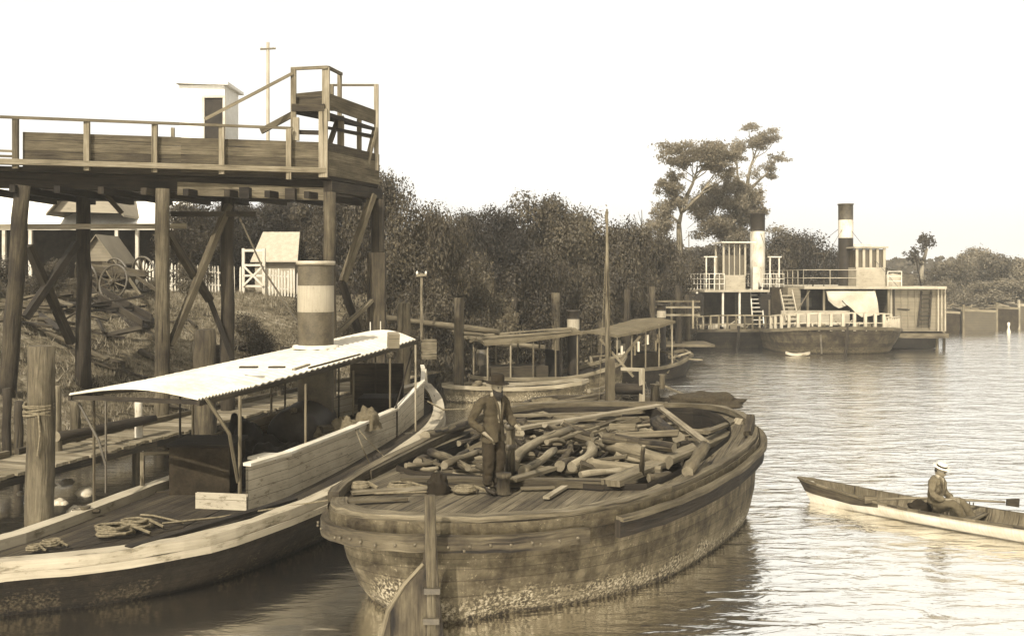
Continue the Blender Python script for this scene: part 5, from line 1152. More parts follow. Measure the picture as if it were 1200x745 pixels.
# ================================================================ STEAMERS
def railing(par,pts,h,sp,mat='white',rails=2,r=.03,nm='railing'):
    m=MB()
    for a,b in zip(pts,pts[1:]):
        a=Vector(a);b=Vector(b); L=(b-a).length; n=max(1,int(L/sp))
        for i in range(n+1):
            p=a.lerp(b,i/n); m.beam(p,p+Vector((0,0,h)),r*1.4,r*1.4)
        for k in range(rails): zz=h*(1-k/rails*.95); m.beam(a+Vector((0,0,zz)),b+Vector((0,0,zz)),r*1.5,r*1.3)
    return m.build(nm,M[mat],par,local=True)
def steamer_hull(o,B,L,fb,sheer,mat):
    P=[]; n=12
    for i in range(n+1):
        t=PI*i/n; P.append(Vector((-math.cos(t)*B/2,-math.sin(t)**.8*B*.36,fb+sheer*math.sin(t))))
    P+= [Vector((B/2,L*k/5,fb)) for k in range(1,6)]+[Vector((-B/2,L*k/5,fb)) for k in range(5,0,-1)]
    bf=[max(0,-p.y/(B*.36)) for p in P]
    m=MB(); m.loft([P,[Vector((p.x,p.y,p.z-.25)) for p in offs(P,.05)],[Vector((p.x,p.y,.6)) for p in offs(P,[.25+.2*b for b in bf])],[Vector((p.x,p.y,0)) for p in offs(P,[.55+.5*b for b in bf])],[Vector((p.x,p.y,-.5)) for p in offs(P,[.9+.6*b for b in bf])]]); m.build('hull',M[mat],o,local=True)
    m=MB(); m.path([(0,-B*.36-.03,fb+sheer+.25),(0,-B*.36+.02,fb*.5),(0,-B*.36+.6,-.4)],[.1,.1,.1],6); m.build('stem_post',M['woodd'],o,local=True)
    m=MB(); m.poly([p-Vector((0,0,.04)) for p in offs(P,.05)],uvf=lambda p:(p.x,p.y)); m.build('main_deck',M['deckdark'],o,local=True)
    m=MB(); band(m,P,list(range(len(P)))+[0],-.02,-.12,.06,.1); m.build('rub_rail',M['wood'],o,local=True)
    return P
Y1=64.; S1=F/Y1; x1=PX(850,Y1).x
def D1(px,y): return (px-600)*(63.0+y)/F-x1
def E1(py,y): return H-(py-HZ)*(63.0+y)/F
def X1(px): return (px-850)/S1
def Z1(py): return H-(py-HZ)/S1
s1=thing('river_steamer','nearer left river steamer with white wheelhouse and white banded funnel','steamer',(x1,63.0,0),math.radians(4))
steamer_hull(s1,5.8,17,1.12,.12,'hullm')
m=MB(); m.box((X1(869),7.5,3.62),(5.0,14,.14)); m.build('upper_deck',M['cream'],s1,local=True)
m=MB(); m.box((X1(862),8.2,2.4),(4.6,12,2.3)); m.build('deckhouse',M['punt'],s1,local=True)
m=MB(); m.box((-.15,2.17,2.5),(2.4,.04,1.9)); m.build('opening_shade_panel',M['dark'],s1,local=True)  # dark panel puts the shade of an opening on the deckhouse front
for x in (-1.95,2.7):
    m=MB(); m.box((x,1.2,2.35),(.9,1.5,2.2)); m.build('deck_cabin',M['woodd'],s1,local=True)
for x in (-1.9,-.2,.9,2.8):
    m=MB(); m.beam((x,.65,1.3),(x,.65,3.55),.12,.12); m.build('deck_post',M['white'],s1,local=True)
m=MB(); m.box((X1(862),1.9,4.15),(1.45,1.9,1.0)); wh=m.build('wheelhouse',M['cream'],s1,local=True)
m=MB(); m.box((X1(866),1.9,Z1(284)),(2.3,2.4,.08)); m.build('wheelhouse_roof',M['roof'],wh,local=True)
for x,y in ((-.72,1),(.72,1),(.0,1),(-.72,2.8),(.72,2.8),(-.35,1),(.35,1)):
    m=MB(); m.beam((X1(862)+x,y,4.6),(X1(862)+x,y,Z1(285)),.07 if abs(x)<.5 and y==1 else .12,.07); m.build('window_post',M['cream'],wh,local=True)
m=MB(); m.box((X1(862),1.95,5.3),(1.36,1.75,1.3)); m.build('window_pane',M['glass'],wh,local=True)
m=MB(); m.box((X1(889),1.4,4.4),(.35,.3,1.6)); m.build('white_locker',M['white'],s1,local=True)
railing(s1,[(X1(824),.6,3.69),(X1(848),.6,3.69)],1.05,.32,'white',3); railing(s1,[(X1(824),.6,3.69),(X1(824),14,3.69)],1.05,.8,'white',3)
railing(s1,[(X1(893),.6,3.69),(X1(919),.6,3.69)],1.05,.4,'white',3); railing(s1,[(X1(919),.6,3.69),(X1(919),14,3.69)],1.05,.8,'white',3)
for a,b in ((828,838),(904,915)):
    m=MB(); m.beam((X1(a),.9,3.7),(X1(a),.9,Z1(302)),.08,.08); m.beam((X1(b),.9,3.7),(X1(b),.9,Z1(302)),.08,.08); m.beam((X1(a)-.15,.9,Z1(301)),(X1(b)+.15,.9,Z1(301)),.14,.08); m.build('davit_frame',M['white'],s1,local=True)
m=MB()
for k in range(8): t=k/8; m.beam((X1(878)+t*.3,.0+t*1.4,1.5+t*2.1),(X1(891)+t*.3,.0+t*1.4,1.5+t*2.1),.22,.05)
m.beam((X1(878),-.05,1.4),(X1(878)+.3,1.4,3.7),.06,.2); m.beam((X1(891),-.05,1.4),(X1(891)+.3,1.4,3.7),.06,.2); m.build('stairs',M['white'],s1,local=True)
lfun(s1,D1(889,4.4)+.3,4.4,3.6,E1(250,4.4),.5,3.7,E1(271,4.4),'black','white','white')
def bowrail(par,B,fb,h,a0,a1,n,mat,arch=.25,post=.1):
    m=MB(); pr_=None
    for i in range(n+1):
        t=lerp(a0,a1,i/n); p=Vector((-math.cos(t)*B/2*.96,-math.sin(t)**.8*B*.345,fb)); hh=h+arch*math.sin(t)
        m.beam(p,p+Vector((0,0,hh)),post,post); q=p+Vector((0,0,hh)); 
        if pr_: m.beam(pr_,q,.12,.08); m.beam(pr_-Vector((0,0,hh*.55)),q-Vector((0,0,hh*.55)),.05,.06)
        pr_=q
    return m.build('bow_rail',M[mat],par,local=True)
bowrail(s1,5.8,1.15,.75,.15,2.9,14,'woodl')
def clutter(par,bx,n,mats_,nm,smin=.15,smax=.5):
    for k,mt in enumerate(mats_):
        for i in range(n):
            m=MB(); s=R.uniform(smin,smax); c=Vector((R.uniform(bx[0],bx[1]),R.uniform(bx[2],bx[3]),bx[4]+s*.4))
            if i%3==0: m.lathe([(0,s*.5),(s*.35,s*.45),(s*.4,0),(s*.35,-s*.45),(0,-s*.5)],9,c)
            elif i%3==1: m.box(c,(s,s*.7,s*.8),rz=R.random()*3)
            else: m.beam(c,c+Vector((R.gauss(0,.5),R.gauss(0,.2),R.uniform(0,.6))),.08,.06)
            m.build(('barrel','crate','deck_spar')[i%3],M[mt],par,local=True)
clutter(s1,(-2.4,2.4,-1.3,.3,1.15),9,('woodl','cream','woodd'),'deck_gear')
# second steamer: flat paddle box at the right side
Y2=61.; S2=F/Y2; x2=PX(965,Y2).x
def D2(px,y): return (px-600)*(59.4+y)/F-x2
def E2(py,y): return H-(py-HZ)*(59.4+y)/F
def X2(px): return (px-965)/S2
def Z2(py): return H-(py-HZ)/S2
s2=thing('paddle_steamer','right hand river steamer with tall banded funnel, white canvas screen and flat paddle box','steamer',(x2,59.4,0),math.radians(-1))
hx0_,hx1_=X2(1042),X2(1107)
steamer_hull(s2,7.9,18,1.3,.3,'hull2')
m=MB(); m.box((X2(1023),8.8,Z2(337)),((1106-941)/S2,15,.16)); m.build('upper_deck',M['cream'],s2,local=True)
m=MB(); m.box(((hx0_+hx1_)/2,5.6,.55),(hx1_-hx0_-.3,6.5,1.0)); m.build('sponson_shade_box',M['black'],s2,local=True)  # black box added to stand in for the shade under the sponson
m=MB(); m.box((.6,9.8,2.7),(6.6,12,2.3)); m.build('deckhouse',M['dark'],s2,local=True)
m=MB(); m.box((X2(935),3.2,2.7),(.8,1.4,2.3)); m.build('deck_cabin',M['grey'],s2,local=True)
hx0,hx1=X2(1042),X2(1107); m=MB(); m.box(((hx0+hx1)/2,5.6,(Z2(338)+Z2(389))/2-.02),(hx1-hx0,7.5,Z2(338)-Z2(389)-.1)); pb=m.build('paddle_box',M['box'],s2,local=True)
m=MB(); m.box(((hx0+hx1)/2,5.4,Z2(393)),(hx1-hx0+.1,8.2,.28)); m.build('sponson',M['wood'],s2,local=True)
m=MB(); xx=X2(1077)
for k in range(8): z=Z2(380)+k*.26; t=k/8; m.beam((xx-.05+t*.22,1.72,z),(xx+.62+t*.1,1.72,z),.16,.05)
m.beam((xx-.1,1.74,Z2(383)),(xx+.15,1.74,Z2(341)),.1,.06); m.beam((xx+.62,1.74,Z2(383)),(xx+.75,1.74,Z2(341)),.1,.06); m.build('ladder',M['woodd'],pb,local=True)
for px in (1044,1047.5,1099,1103,1107):
    m=MB(); m.tube((X2(px),1.72,Z2(388)),(X2(px),1.72,Z2(336)),.05,n=6); m.build('corner_pipe',M['cream'] if px!=1047.5 else M['black'],pb,local=True)
m=MB(); m.beam((X2(1052),1.8,Z2(362)),(X2(1066),1.8,Z2(363)),.05,.06); m.build('grab_rail',M['woodd'],pb,local=True)
for px in (1099,1107):
    m=MB(); m.tube((X2(px),1.9,-.6),(X2(px),1.9,Z2(395)),.1,n=8); m.build('fender_pile',M['pile'],s2,local=True)
lfun(s2,D2(991,5)-.1,5.0,Z2(338),E2(239,5),.47,E2(279,5),E2(258,5),'iron','white','black')
m=MB(); w0,w1=D2(1002,3),D2(1036,3); m.box(((w0+w1)/2,4.0,(Z2(337)+Z2(313))/2),(w1-w0,2.0,Z2(313)-Z2(337))); wh=m.build('wheelhouse',M['cream'],s2,local=True)
m=MB(); m.box(((w0+w1)/2,4.0,Z2(289)),(w1-w0+.3,2.3,.1)); m.build('wheelhouse_roof',M['cream'],wh,local=True)
for k in range(5):
    x=lerp(w0+.06,w1-.06,k/4); m=MB(); m.beam((x,3.02,Z2(313)),(x,3.02,Z2(290)),.16,.08); m.build('window_post',M['cream'],wh,local=True)
m=MB(); m.box(((w0+w1)/2,4.0,(Z2(313)+Z2(291))/2),(w1-w0-.1,1.8,Z2(291)-Z2(313)-.04)); m.build('window_pane',M['glass'],wh,local=True)
m=MB(); m.beam((w0-.1,3.2,Z2(286)),(w1-.7,3.2,Z2(286)),.05,.14); m.build('name_board',M['white'],wh,local=True)
railing(s2,[(X2(940),1.4,Z2(336)),(X2(1002),1.4,Z2(336))],1.05,1.1,'cream',2); railing(s2,[(X2(1038),1.4,Z2(336)),(X2(1054),1.4,Z2(336))],.95,.45,'white',3)
railing(s2,[(X2(940),1.4,Z2(336)),(X2(940),15,Z2(336))],1.05,1.2,'cream',2)
for (a,b) in ((953,966),):
    m=MB(); m.beam((X2(a),1.8,Z2(336)),(X2(a)+.3,1.8,Z2(297)),.07,.07); m.beam((X2(b),1.8,Z2(336)),(X2(b),1.8,Z2(297)),.05,.05); m.beam((X2(a),1.8,Z2(297)),(X2(b)+.1,1.8,Z2(297)),.07,.07); m.build('davit_frame',M['woodd'],s2,local=True)
# upper deck clutter at right (boat and bins)
m=MB(); m.lathe([(0,.9),(.5,.8),(.55,0)],14,(X2(1062),4,Z2(337))); m.build('deck_tank',M['cream'],s2,local=True)
m=MB(); m.box((X2(1075),4.4,Z2(337)+.42),(1.2,.9,.8)); m.build('deck_box',M['iron'],s2,local=True)
m=MB(); m.beam((X2(1089),3,Z2(337)),(X2(1082),3,Z2(300)),.07,.07); m.build('davit',M['woodd'],s2,local=True)
# canvas screen hanging from the upper deck
m=MB(); rows=[]; A_=[(965,340),(1022,341)]; 
top=[Vector((lerp(X2(966),X2(1023),k/12),1.35+.05*math.sin(k*1.9),Z2(341))) for k in range(13)]
low=[(966,341),(969,352),(975,358),(981,361),(985,360),(990,357),(995,361),(1000,366),(1006,371),(1012,371),(1018,370),(1022,369),(1028,369)]
bot=[Vector((X2(a),1.3+.08*math.sin(i*2.1),Z2(b))) for i,(a,b) in enumerate(low)]
mid=[[t_.lerp(b_,j/6)+Vector((0,.06*math.sin(j+k*.7),0)) for k,(t_,b_) in enumerate(zip(top,bot))] for j in range(7)]
m.loft(mid,closed=False,smooth=True); m.loft([[p+Vector((0,.02,0)) for p in r_] for r_ in mid],closed=False,smooth=True,flip=True); m.build('canvas_screen',M['canvas'],s2,local=True)
m=MB(); m.beam((X2(983),1.1,Z2(352)),(X2(1002),.9,Z2(373)),.07,.05); m.build('boom',M['woodd'],s2,local=True)
m=MB()
for k in range(7): t=k/7; m.beam((X2(918),1.1+t*1.4,1.9+t*1.7),(X2(932),1.1+t*1.4,1.9+t*1.7),.24,.05)
m.beam((X2(918),1.0,1.8),(X2(918),2.5,3.7),.06,.2); m.beam((X2(932),1.0,1.8),(X2(932),2.5,3.7),.06,.2); m.build('stairs',M['cream'],s2,local=True)
for px in (946,965,1024,1040):
    m=MB(); m.beam((X2(px),1.6,1.5),(X2(px),1.6,Z2(339)),.12,.12); m.build('deck_post',M['woodl'],s2,local=True)
m=MB(); m.beam((X2(933),1.5,Z2(365)),(X2(948),1.5,Z2(340)),.07,.07); m.build('strut',M['woodl'],s2,local=True)
bowrail(s2,7.9,1.4,.75,.1,2.4,13,'cream',.3,.16)
m=MB(); n=11
for i in range(n):   # lattice bulwark at the right of the bow
    t0=lerp(2.25,3.05,i/n); t1=lerp(2.25,3.05,(i+1)/n); a=Vector((-math.cos(t0)*3.85,-math.sin(t0)**.8*2.75,1.4)); b=Vector((-math.cos(t1)*3.85,-math.sin(t1)**.8*2.75,1.4)); u=Vector((0,0,.78))
    m.beam(a,b+u,.05,.05); m.beam(b,a+u,.05,.05); m.beam(a,a+u,.07,.07); m.beam(a+u,b+u,.1,.07); m.beam(a+u*.5,b+u*.5,.05,.05)
m.build('lattice_rail',M['cream'],s2,local=True)
clutter(s2,(-3.1,2.6,-1.7,.8,1.4),10,('cream','woodd','woodl'),'deck_gear')
m=MB(); m.box((-.6,1.4,2.0),(4.2,.2,.9)); m.build('low_screen',M['cream'],s2,local=True)
m=MB(); m.tube((X2(937),-2.95,.1),(X2(936),-2.9,1.2),.05,n=6); m.build('anchor_chain',M['iron'],s2,local=True)
o,P=small_boat('white_dinghy','tiny white dinghy floating under the bow of the right steamer','dinghy',(PX(936,56).x,56.2,0),math.radians(85),1.3,.5,.08,.2,'strake','strake')
# ================================================================ far punts at the right
def punt(px0,px1,py,top,Y,label,mat,dx=4.0):
    x0,x1=PX(px0,Y).x,PX(px1,Y).x; zt=ZP(top,Y); o=thing('moored_punt',label,'punt',((x0+x1)/2,Y+2,0),0,'punts moored at the far bank')
    P=[Vector((x0,Y,zt)),Vector((x1,Y+.3,zt*.95)),Vector((x1+.5,Y+dx,zt)),Vector((x0+1.0,Y+dx,zt*1.05))]
    m=MB(); m.loft([P,withz(P,lambda p:.3),withz(offs(P,.15),-.3)],smooth=False); m.build('hull',M[mat],o)
    m=MB(); m.poly([p-Vector((0,0,.05)) for p in offs(P,.12)]); m.build('deck',M['deck'],o)
    m=MB(); band(m,P,[0,1,2,3,0],-.12,-.04,.12,.16); m.build('gunwale',M['woodl'],o)
    for k in range(5):
        q=MB(); a=Vector((lerp(x0,x1,R.random()),Y+R.uniform(.8,dx-.5),zt+.15)); q.beam(a,a+Vector((R.gauss(0,1.6),R.gauss(0,.6),R.uniform(0,.6))),.14,.1); q.build('deck_timber',M['pilel'],o)
    for px,h in ((px0+2,.5),):
        q=MB(); p=PX(px,Y-.05); q.beam((p.x,p.y,-.3),(p.x,p.y,zt+h),.16,.16); q.build('corner_post',M['woodl'],o)
    return o
punt(1104,1127,390,366,78,'dark square ended punt half hidden behind the paddle box','dark'); punt(1127,1169,388,364,78.5,'grey planked punt moored right of the paddle box','punt')
punt(1166,1196,381,361,84,'dark low punt behind the floating white marker','dark'); punt(1192,1240,379,358,86,'punt cut by the right picture edge with pale gunwale','punt')
x=PX(1182,80).x; m=MB(); m.lathe([(0,.85),(.09,.82),(.12,.66),(.06,.5),(.09,.3),(.16,.08),(.14,-.3),(0,-.3)],12,(x,80,0)); tag(m.build('marker_float',M['white'],org=(x,80,0)),'small upright white marker float near the far punts','float')
# ================================================================ ROWBOAT
rb=thing('rowing_boat','slender rowing boat with dark bow and pale planked side','rowing boat',(8.1,17.9,0))
bow=W(943,565,.52); stem=Vector((6.02,19.75,0))
dirv=(Vector((9.1,16.6,0))-stem); dirv.z=0; dirv.normalize(); nrm=Vector((-dirv.y,dirv.x,0)); Lr=5.6
def sec(t):
    c=stem+dirv*(Lr*t); w=.56*math.sin(PI*min(.97,t*.86+.02))**.75 if t>0 else .015; return c,w
gz_=lambda t:.27+.16*max(0,1-t*2.6)**1.5+.05*t*t
prof=[(1.0,1.0),(.97,.72),(.86,.42),(.62,.12),(.3,-.06),(0,-.10)]
rg=[]; NT_=28
for i in range(NT_+1):
    t=i/NT_; c,w=sec(t); row=[]; g=gz_(t); lean=-dirv*(.28*max(0,1-t*6))
    for s in (1,-1):
        pr2=prof if s==1 else prof[::-1]
        for k,(a,b) in enumerate(pr2):
            if s==-1 and k==0: continue
            zz=g*b if b>0 else b; row.append(c+nrm*(s*w*a)+lean*max(0,b)+Vector((0,0,zz)))
    rg.append(row)
m=MB(); m.loft(rg,closed=False,flip=True); m.poly(rg[-1]); M['skiff']=m_paint('pale_skiff_paint',.42,.3,.3,sc=1.5); hullr=m.build('hull',M['skiff'],rb)
rg3=[]
for i in range(1,NT_+1):
    t=i/NT_; c,w=sec(t); w=max(.01,w-.03); row=[]; g=gz_(t)
    for s in (1,-1):
        pr2=prof if s==1 else prof[::-1]
        for k,(a,b) in enumerate(pr2):
            if s==-1 and k==0: continue
            zz=g*b if b>0 else b; row.append(c+nrm*(s*w*a)-dirv*(.28*max(0,1-t*6))*max(0,b)+Vector((0,0,zz+.03)))
    rg3.append(row)
m=MB(); m.loft(rg3,closed=False); m.build('inner_planking',M['wood'],rb)
m=MB()
for side in (0,-1):
    e=[r_[side] for r_ in rg]
    for a,b in zip(e,e[1:]): m.beam(a+Vector((0,0,.01)),b+Vector((0,0,.01)),.05,.045)
m.build('gunwale',M['wood'],rb)
m=MB(); e=[]
for i in range(0,12):
    t=i/NT_; c,w=sec(t); 
    for s in (1,-1): pass
# dark painted bow shell, slightly proud of the planking
for s in (1,-1):
    r1=[];r2=[]
    for i in range(0,9):
        r=rg[i]; k=(0,1) if s==1 else (-1,-2); o_=nrm*s*.006; a=r[k[0]]; b=r[k[1]]; f=(1-i/8)*1.0; c2=r[2] if s==1 else r[-3]; low=b.lerp(c2,.9) if i<6 else b.lerp(c2,max(0,(8-i)/3))
        r1.append([a+o_,b+o_,low+o_])
    m.loft([list(x) for x in zip(*r1)],closed=False,flip=(s==1))
m.build('bow_paint',M['rub'],rb)
for t in (.38,.56,.8):
    c,w=sec(t); m=MB(); m.beam(c-nrm*(w-.04)+Vector((0,0,.22)),c+nrm*(w-.04)+Vector((0,0,.22)),.2,.03); m.build('thwart',M['wood'],rb)
seat_t=.44
for i in range(2,14):
    t_=i/14; c,w=sec(t_); pp=[c+nrm*(s_*max(.01,w-.045)*a_)+Vector((0,0,(gz_(t_)*b_ if b_>0 else b_)+.04)) for s_,pr_ in ((1,prof),(-1,prof[::-1])) for (a_,b_) in pr_]
    m=MB(); m.path(pp,.014,5); m.build('rib',M['wood'],rb)
for s_ in (1,-1):
    c,w=sec(.52); m=MB(); p_=c+nrm*(s_*w)+Vector((0,0,.27)); m.path([p_+dirv*.03,p_+dirv*.035+Vector((0,0,.1))],.012,5); m.path([p_-dirv*.03,p_-dirv*.035+Vector((0,0,.1))],.012,5); m.build('rowlock',M['iron'],rb); SC,SW=sec(seat_t)
def oar(label,h,bl,up):
    h=Vector(h);bl=Vector(bl); d=(bl-h).normalized(); o=thing('oar',label,'oar',h)
    q=MB(); q.path([h,h+d*.3,h.lerp(bl,.8)],[.018,.024,.02],8); q.build('shaft',M['woodl'],o)
    q=MB(); q.beam(h.lerp(bl,.82),bl,.03,.12,taper=1.3); q.build('blade',M['pile'],o); return h,bl

# funnel stays, masthead poles, name boards' battens, window sashes on the steamers
def stays(par,x,y,z,r,pts):
    for (a,b,c) in pts:
        m=MB(); m.path([(x,y,z),((x+a)/2,(y+b)/2,(z+c)/2-.08),(a,b,c)],.018,4,caps=False); m.build('funnel_stay',M['iron'],par,local=True)
stays(s1,D1(889,4.4)+.3,4.4,E1(262,4.4),.44,[(X1(826),1,3.7),(X1(917),1,3.7),(X1(826),11,3.7),(X1(917),11,3.7)])
stays(s2,D2(991,5)-.1,5.0,E2(262,5),.44,[(X2(944),1.6,Z2(337)),(X2(1052),1.6,Z2(337)),(X2(944),13,Z2(337)),(X2(1052),13,Z2(337))])
m=MB(); m.tube((X1(858),12,3.6),(X1(858),12,Z1(262)),.05,.03,6); m.build('flag_pole',M['woodl'],s1,local=True)
m=MB(); m.tube((X2(1046),12,3.8),(X2(1046),12,Z2(278)),.05,.03,6); m.build('flag_pole',M['woodl'],s2,local=True)
for k,(px,w_) in enumerate(((848,9),(903,7))):
    m=MB(); m.box((X1(px),.42 if k else 2.18,2.3),(w_/S1,.05,1.5)); m.build('cabin_door',M['box'],s1,local=True)
for px in (950,958,1030):
    m=MB(); m.box((X2(px),3.77,2.9),(.45,.05,.6)); m.build('side_window',M['glass'],s2,local=True)
# vertical battens on the paddle box and soot-dark vent slits
for k in range(7):
    m=MB(); x=lerp(hx0+.35,hx1-.5,k/6); m.beam((x,1.82,Z2(386)),(x,1.82,Z2(340)),.05,.04); m.build('batten',M['box'],pb,local=True)
m=MB(); m.path([(hx1-.35,1.78,Z2(338)+.02),(hx1-.12,1.78,Z2(340)),(hx1+.02,1.78,Z2(346)),(hx1+.04,1.78,Z2(388))],.07,8); m.build('corner_pipe',M['box'],pb,local=True)
# ================================================================ PEOPLE
def skin_mesh(chains,sub=2):
    """chains: list of lists of (point, rx, ry); shared points merge (same rounded coordinates)"""
    V=[];E=[];RD=[];ix={}
    for ch in chains:
        pv=None
        for (p,rx,ry) in ch:
            k=(round(p[0],4),round(p[1],4),round(p[2],4))
            if k not in ix: ix[k]=len(V); V.append(k); RD.append((rx,ry))
            i=ix[k]
            if pv is not None and pv!=i: E.append((pv,i))
            pv=i
    me=bpy.data.meshes.new('tmp'); me.from_pydata(V,E,[]); ob=bpy.data.objects.new('tmp',me); col.objects.link(ob)
    md=ob.modifiers.new('s','SKIN'); md.use_smooth_shade=True; md.branch_smoothing=.4
    # one root per island
    adj={i:[] for i in range(len(V))}
    for a,b in E: adj[a].append(b); adj[b].append(a)
    seen=set()
    for i in range(len(V)):
        sv_=me.skin_vertices[0].data[i]; sv_.radius=RD[i]; sv_.use_root=False
    for i in range(len(V)):
        if i in seen: continue
        me.skin_vertices[0].data[i].use_root=True; st=[i]
        while st:
            a=st.pop()
            if a in seen: continue
            seen.add(a); st+=adj[a]
    sd=ob.modifiers.new('d','SUBSURF'); sd.levels=sub; sd.render_levels=sub
    dg=bpy.context.evaluated_depsgraph_get(); dg.update(); out=bpy.data.meshes.new_from_object(ob.evaluated_get(dg))
    bpy.data.objects.remove(ob); bpy.data.meshes.remove(me)
    for p in out.polygons: p.use_smooth=True
    return out
def link(name,me,mat,par,loc=(0,0,0)):
    me.name=name; me.materials.clear(); me.materials.append(M[mat]); o=bpy.data.objects.new(name,me); col.objects.link(o); o.parent=par; o.location=loc; return o
def V3(*a): return Vector(a)
def head_mesh(r=1.08,seed=0):
    """a head about .23 tall facing -Y with brow, nose, lips, chin, ears and eye sockets; origin at its centre"""
    m=MB(); n=32; k=26; rg=[]
    for j in range(k+1):
        t=-PI/2+PI*j/k; z=math.sin(t); cz=math.cos(t); row=[]
        for i in range(n):
            a=2*PI*i/n; x=math.cos(a)*cz; y=math.sin(a)*cz
            X=x*.077;Y=y*.098;Z=z*.118
            if Z<0: X*=1-.32*(-z)**1.5; Y*=1-.12*(-z)
            if Y<0 and Z<-.02: Y-=.012*min(1,(-Z-.02)/.04)*max(0,1-abs(X)/.05)
            fr=max(0,-y)
            nose=.024*math.exp(-(X/.012)**2)*max(0,1-abs(Z+.018)/.03)*fr; brow=.007*math.exp(-((Z-.026)/.009)**2)*(abs(X)<.05)*fr
            sock=.011*math.exp(-((Z-.008)/.011)**2)*(math.exp(-((abs(X)-.03)/.013)**2))*fr; lip=.006*math.exp(-((Z+.058)/.008)**2)*math.exp(-(X/.022)**2)*fr
            cheek=.005*math.exp(-((Z+.02)/.02)**2)*math.exp(-((abs(X)-.042)/.015)**2)*fr
            Y-= nose+brow-sock+lip+cheek
            row.append(V3(X*r,Y*r,Z*r))
        rg.append(row)
    m.loft(rg,flip=True); 
    for s in (-1,1):
        c=V3(s*.078*r,.008*r,-.002*r); M_=Euler((0,s*.15,0)).to_matrix(); m.lathe([(0,-.008),(.016,-.006),(.019,.002),(.013,.008),(0,.009)],10,c,M=M_@Matrix(((.5,0,0),(0,0,1),(0,1.7,0))))
    return m
def person(name,label,loc,rz,J,wear,headrot,scale=1.0,sit=False):
    """J: joint table in local metres, figure faces -Y"""
    o=thing(name,label,'person',loc,rz); o.scale=(scale,)*3
    c=[]
    def ch(*a): c.append(list(a))
    P=J
    ch((P['pelvis'],.13,.1),(P['waist'],.125,.09),(P['chest'],.15,.105),(P['upchest'],.12,.09),(P['neck0'],.06,.06),(P['neck1'],.052,.054),(P['headc'],.06,.06))
    for s in 'LR':
        ch((P['upchest'],.12,.09),(P['sh'+s],.06,.06),(P['um'+s],.05,.05),(P['el'+s],.042,.042),(P['fa'+s],.04,.04),(P['wr'+s],.026,.03),(P['hd'+s],.036,.018),(P['kn'+s],.036,.014))
        ch((P['pelvis'],.13,.1),(P['hip'+s],.085,.09),(P['th'+s],.075,.08),(P['ne'+s],.055,.058),(P['ca'+s],.052,.055),(P['an'+s],.03,.032),(P['to'+s],.018,.014))
    # fingers as their own short chains rooted in the palm
    for s in 'LR':
        h,k=Vector(P['hd'+s]),Vector(P['kn'+s]); d=(k-h).normalized(); sd=Vector(P['fs'+s]).normalized(); cu=Vector(P['cu'+s]).normalized()
        for i,(off,ln) in enumerate(((-.03,.065),(-.011,.075),(.009,.07),(.028,.055))):
            a=h.lerp(k,.75)+sd*off; b=k+sd*off*1.05+d*.012; e=b+d*ln*.4+cu*ln*.22; f=e+d*ln*.12+cu*ln*.4
            ch((a,.011,.011),(b,.0105,.0105),(e,.0095,.0095),(f,.008,.008))
        a=h-sd*.015; b=a-sd*.032+d*.012+cu*.012; e=b-sd*.006+d*.028+cu*.016; ch((a,.013,.013),(b,.012,.012),(e,.009,.009))
    me=skin_mesh(c)
    # join head into the same mesh
    hm=head_mesh(); Hc=Vector(P['headc'])+Vector((0,0,.03)); Rm=Euler(headrot).to_matrix()
    hv=[Rm@Vector(v)+Hc for v in hm.v]; bm=bmesh.new(); bm.from_mesh(me); nv=[bm.verts.new(v) for v in hv]
    for f,s_ in zip(hm.f,hm.sm):
        q=[]; 
        for i in f:
            if nv[i] not in q: q.append(nv[i])
        try: ff=bm.faces.new(q); ff.smooth=True
        except Exception: pass
    bm.to_mesh(me); bm.free(); body=link('body',me,'skin',o)
    for s in (-1,1):
        e=MB(); p=Hc+Rm@Vector((s*.031,-.094,.008)); e.lathe([(0,-.009),(.012,-.003),(.012,.003),(0,.009)],8,p); e.beam(p+Rm@Vector((-.017,-.006,.02)),p+Rm@Vector((.017,-.006,.02)),.012,.006); e.build('eye',M['hair'],body,local=True)
    # hair: cap over the back and sides of the skull
    hr=MB(); rg=[]; n=28
    for j in range(13):
        t=lerp(-.25,PI/2,j/12); row=[]
        for i in range(n):
            a=2*PI*i/n; fr=max(0,-math.sin(a)); tt=max(t,lerp(-.25,.75,fr**.7)) if fr>.15 else t; z=math.sin(tt); cz=math.cos(tt); row.append(Hc+Rm@Vector((math.cos(a)*cz*.083,math.sin(a)*cz*.104+.002,z*.124)))
        rg.append(row)
    hr.loft(rg,flip=True); hr.build('hair',M['hair'],body,local=True)
    # clothes
    def grow(keys,g): return [(P[k],rx+g,ry+g) for k,rx,ry in keys]
    jc=[grow([('pelvisj',.155,.12),('waist',.15,.11),('chest',.165,.115),('upchest',.128,.1),('neck0',.07,.065)],.02)]
    for s in 'LR': jc.append(grow([('upchest',.128,.1),('sh'+s,.068,.066),('um'+s,.06,.06),('el'+s,.052,.052),('fa'+s,.047,.047),('cf'+s,.038,.042)],.018))
    def crease(me,amp,f):
        for v in me.vertices:
            n=v.normal; k=noise.noise(Vector((v.co.x*f,v.co.y*f,v.co.z*f*2.1)))+.6*noise.noise(Vector((v.co.x*f*2.5,v.co.y*f*2.5+4,v.co.z*f*3.4))); v.co+=n*k*amp
        return me
    link('jacket',crease(skin_mesh(jc,3),.016,7),wear['jacket'],o)
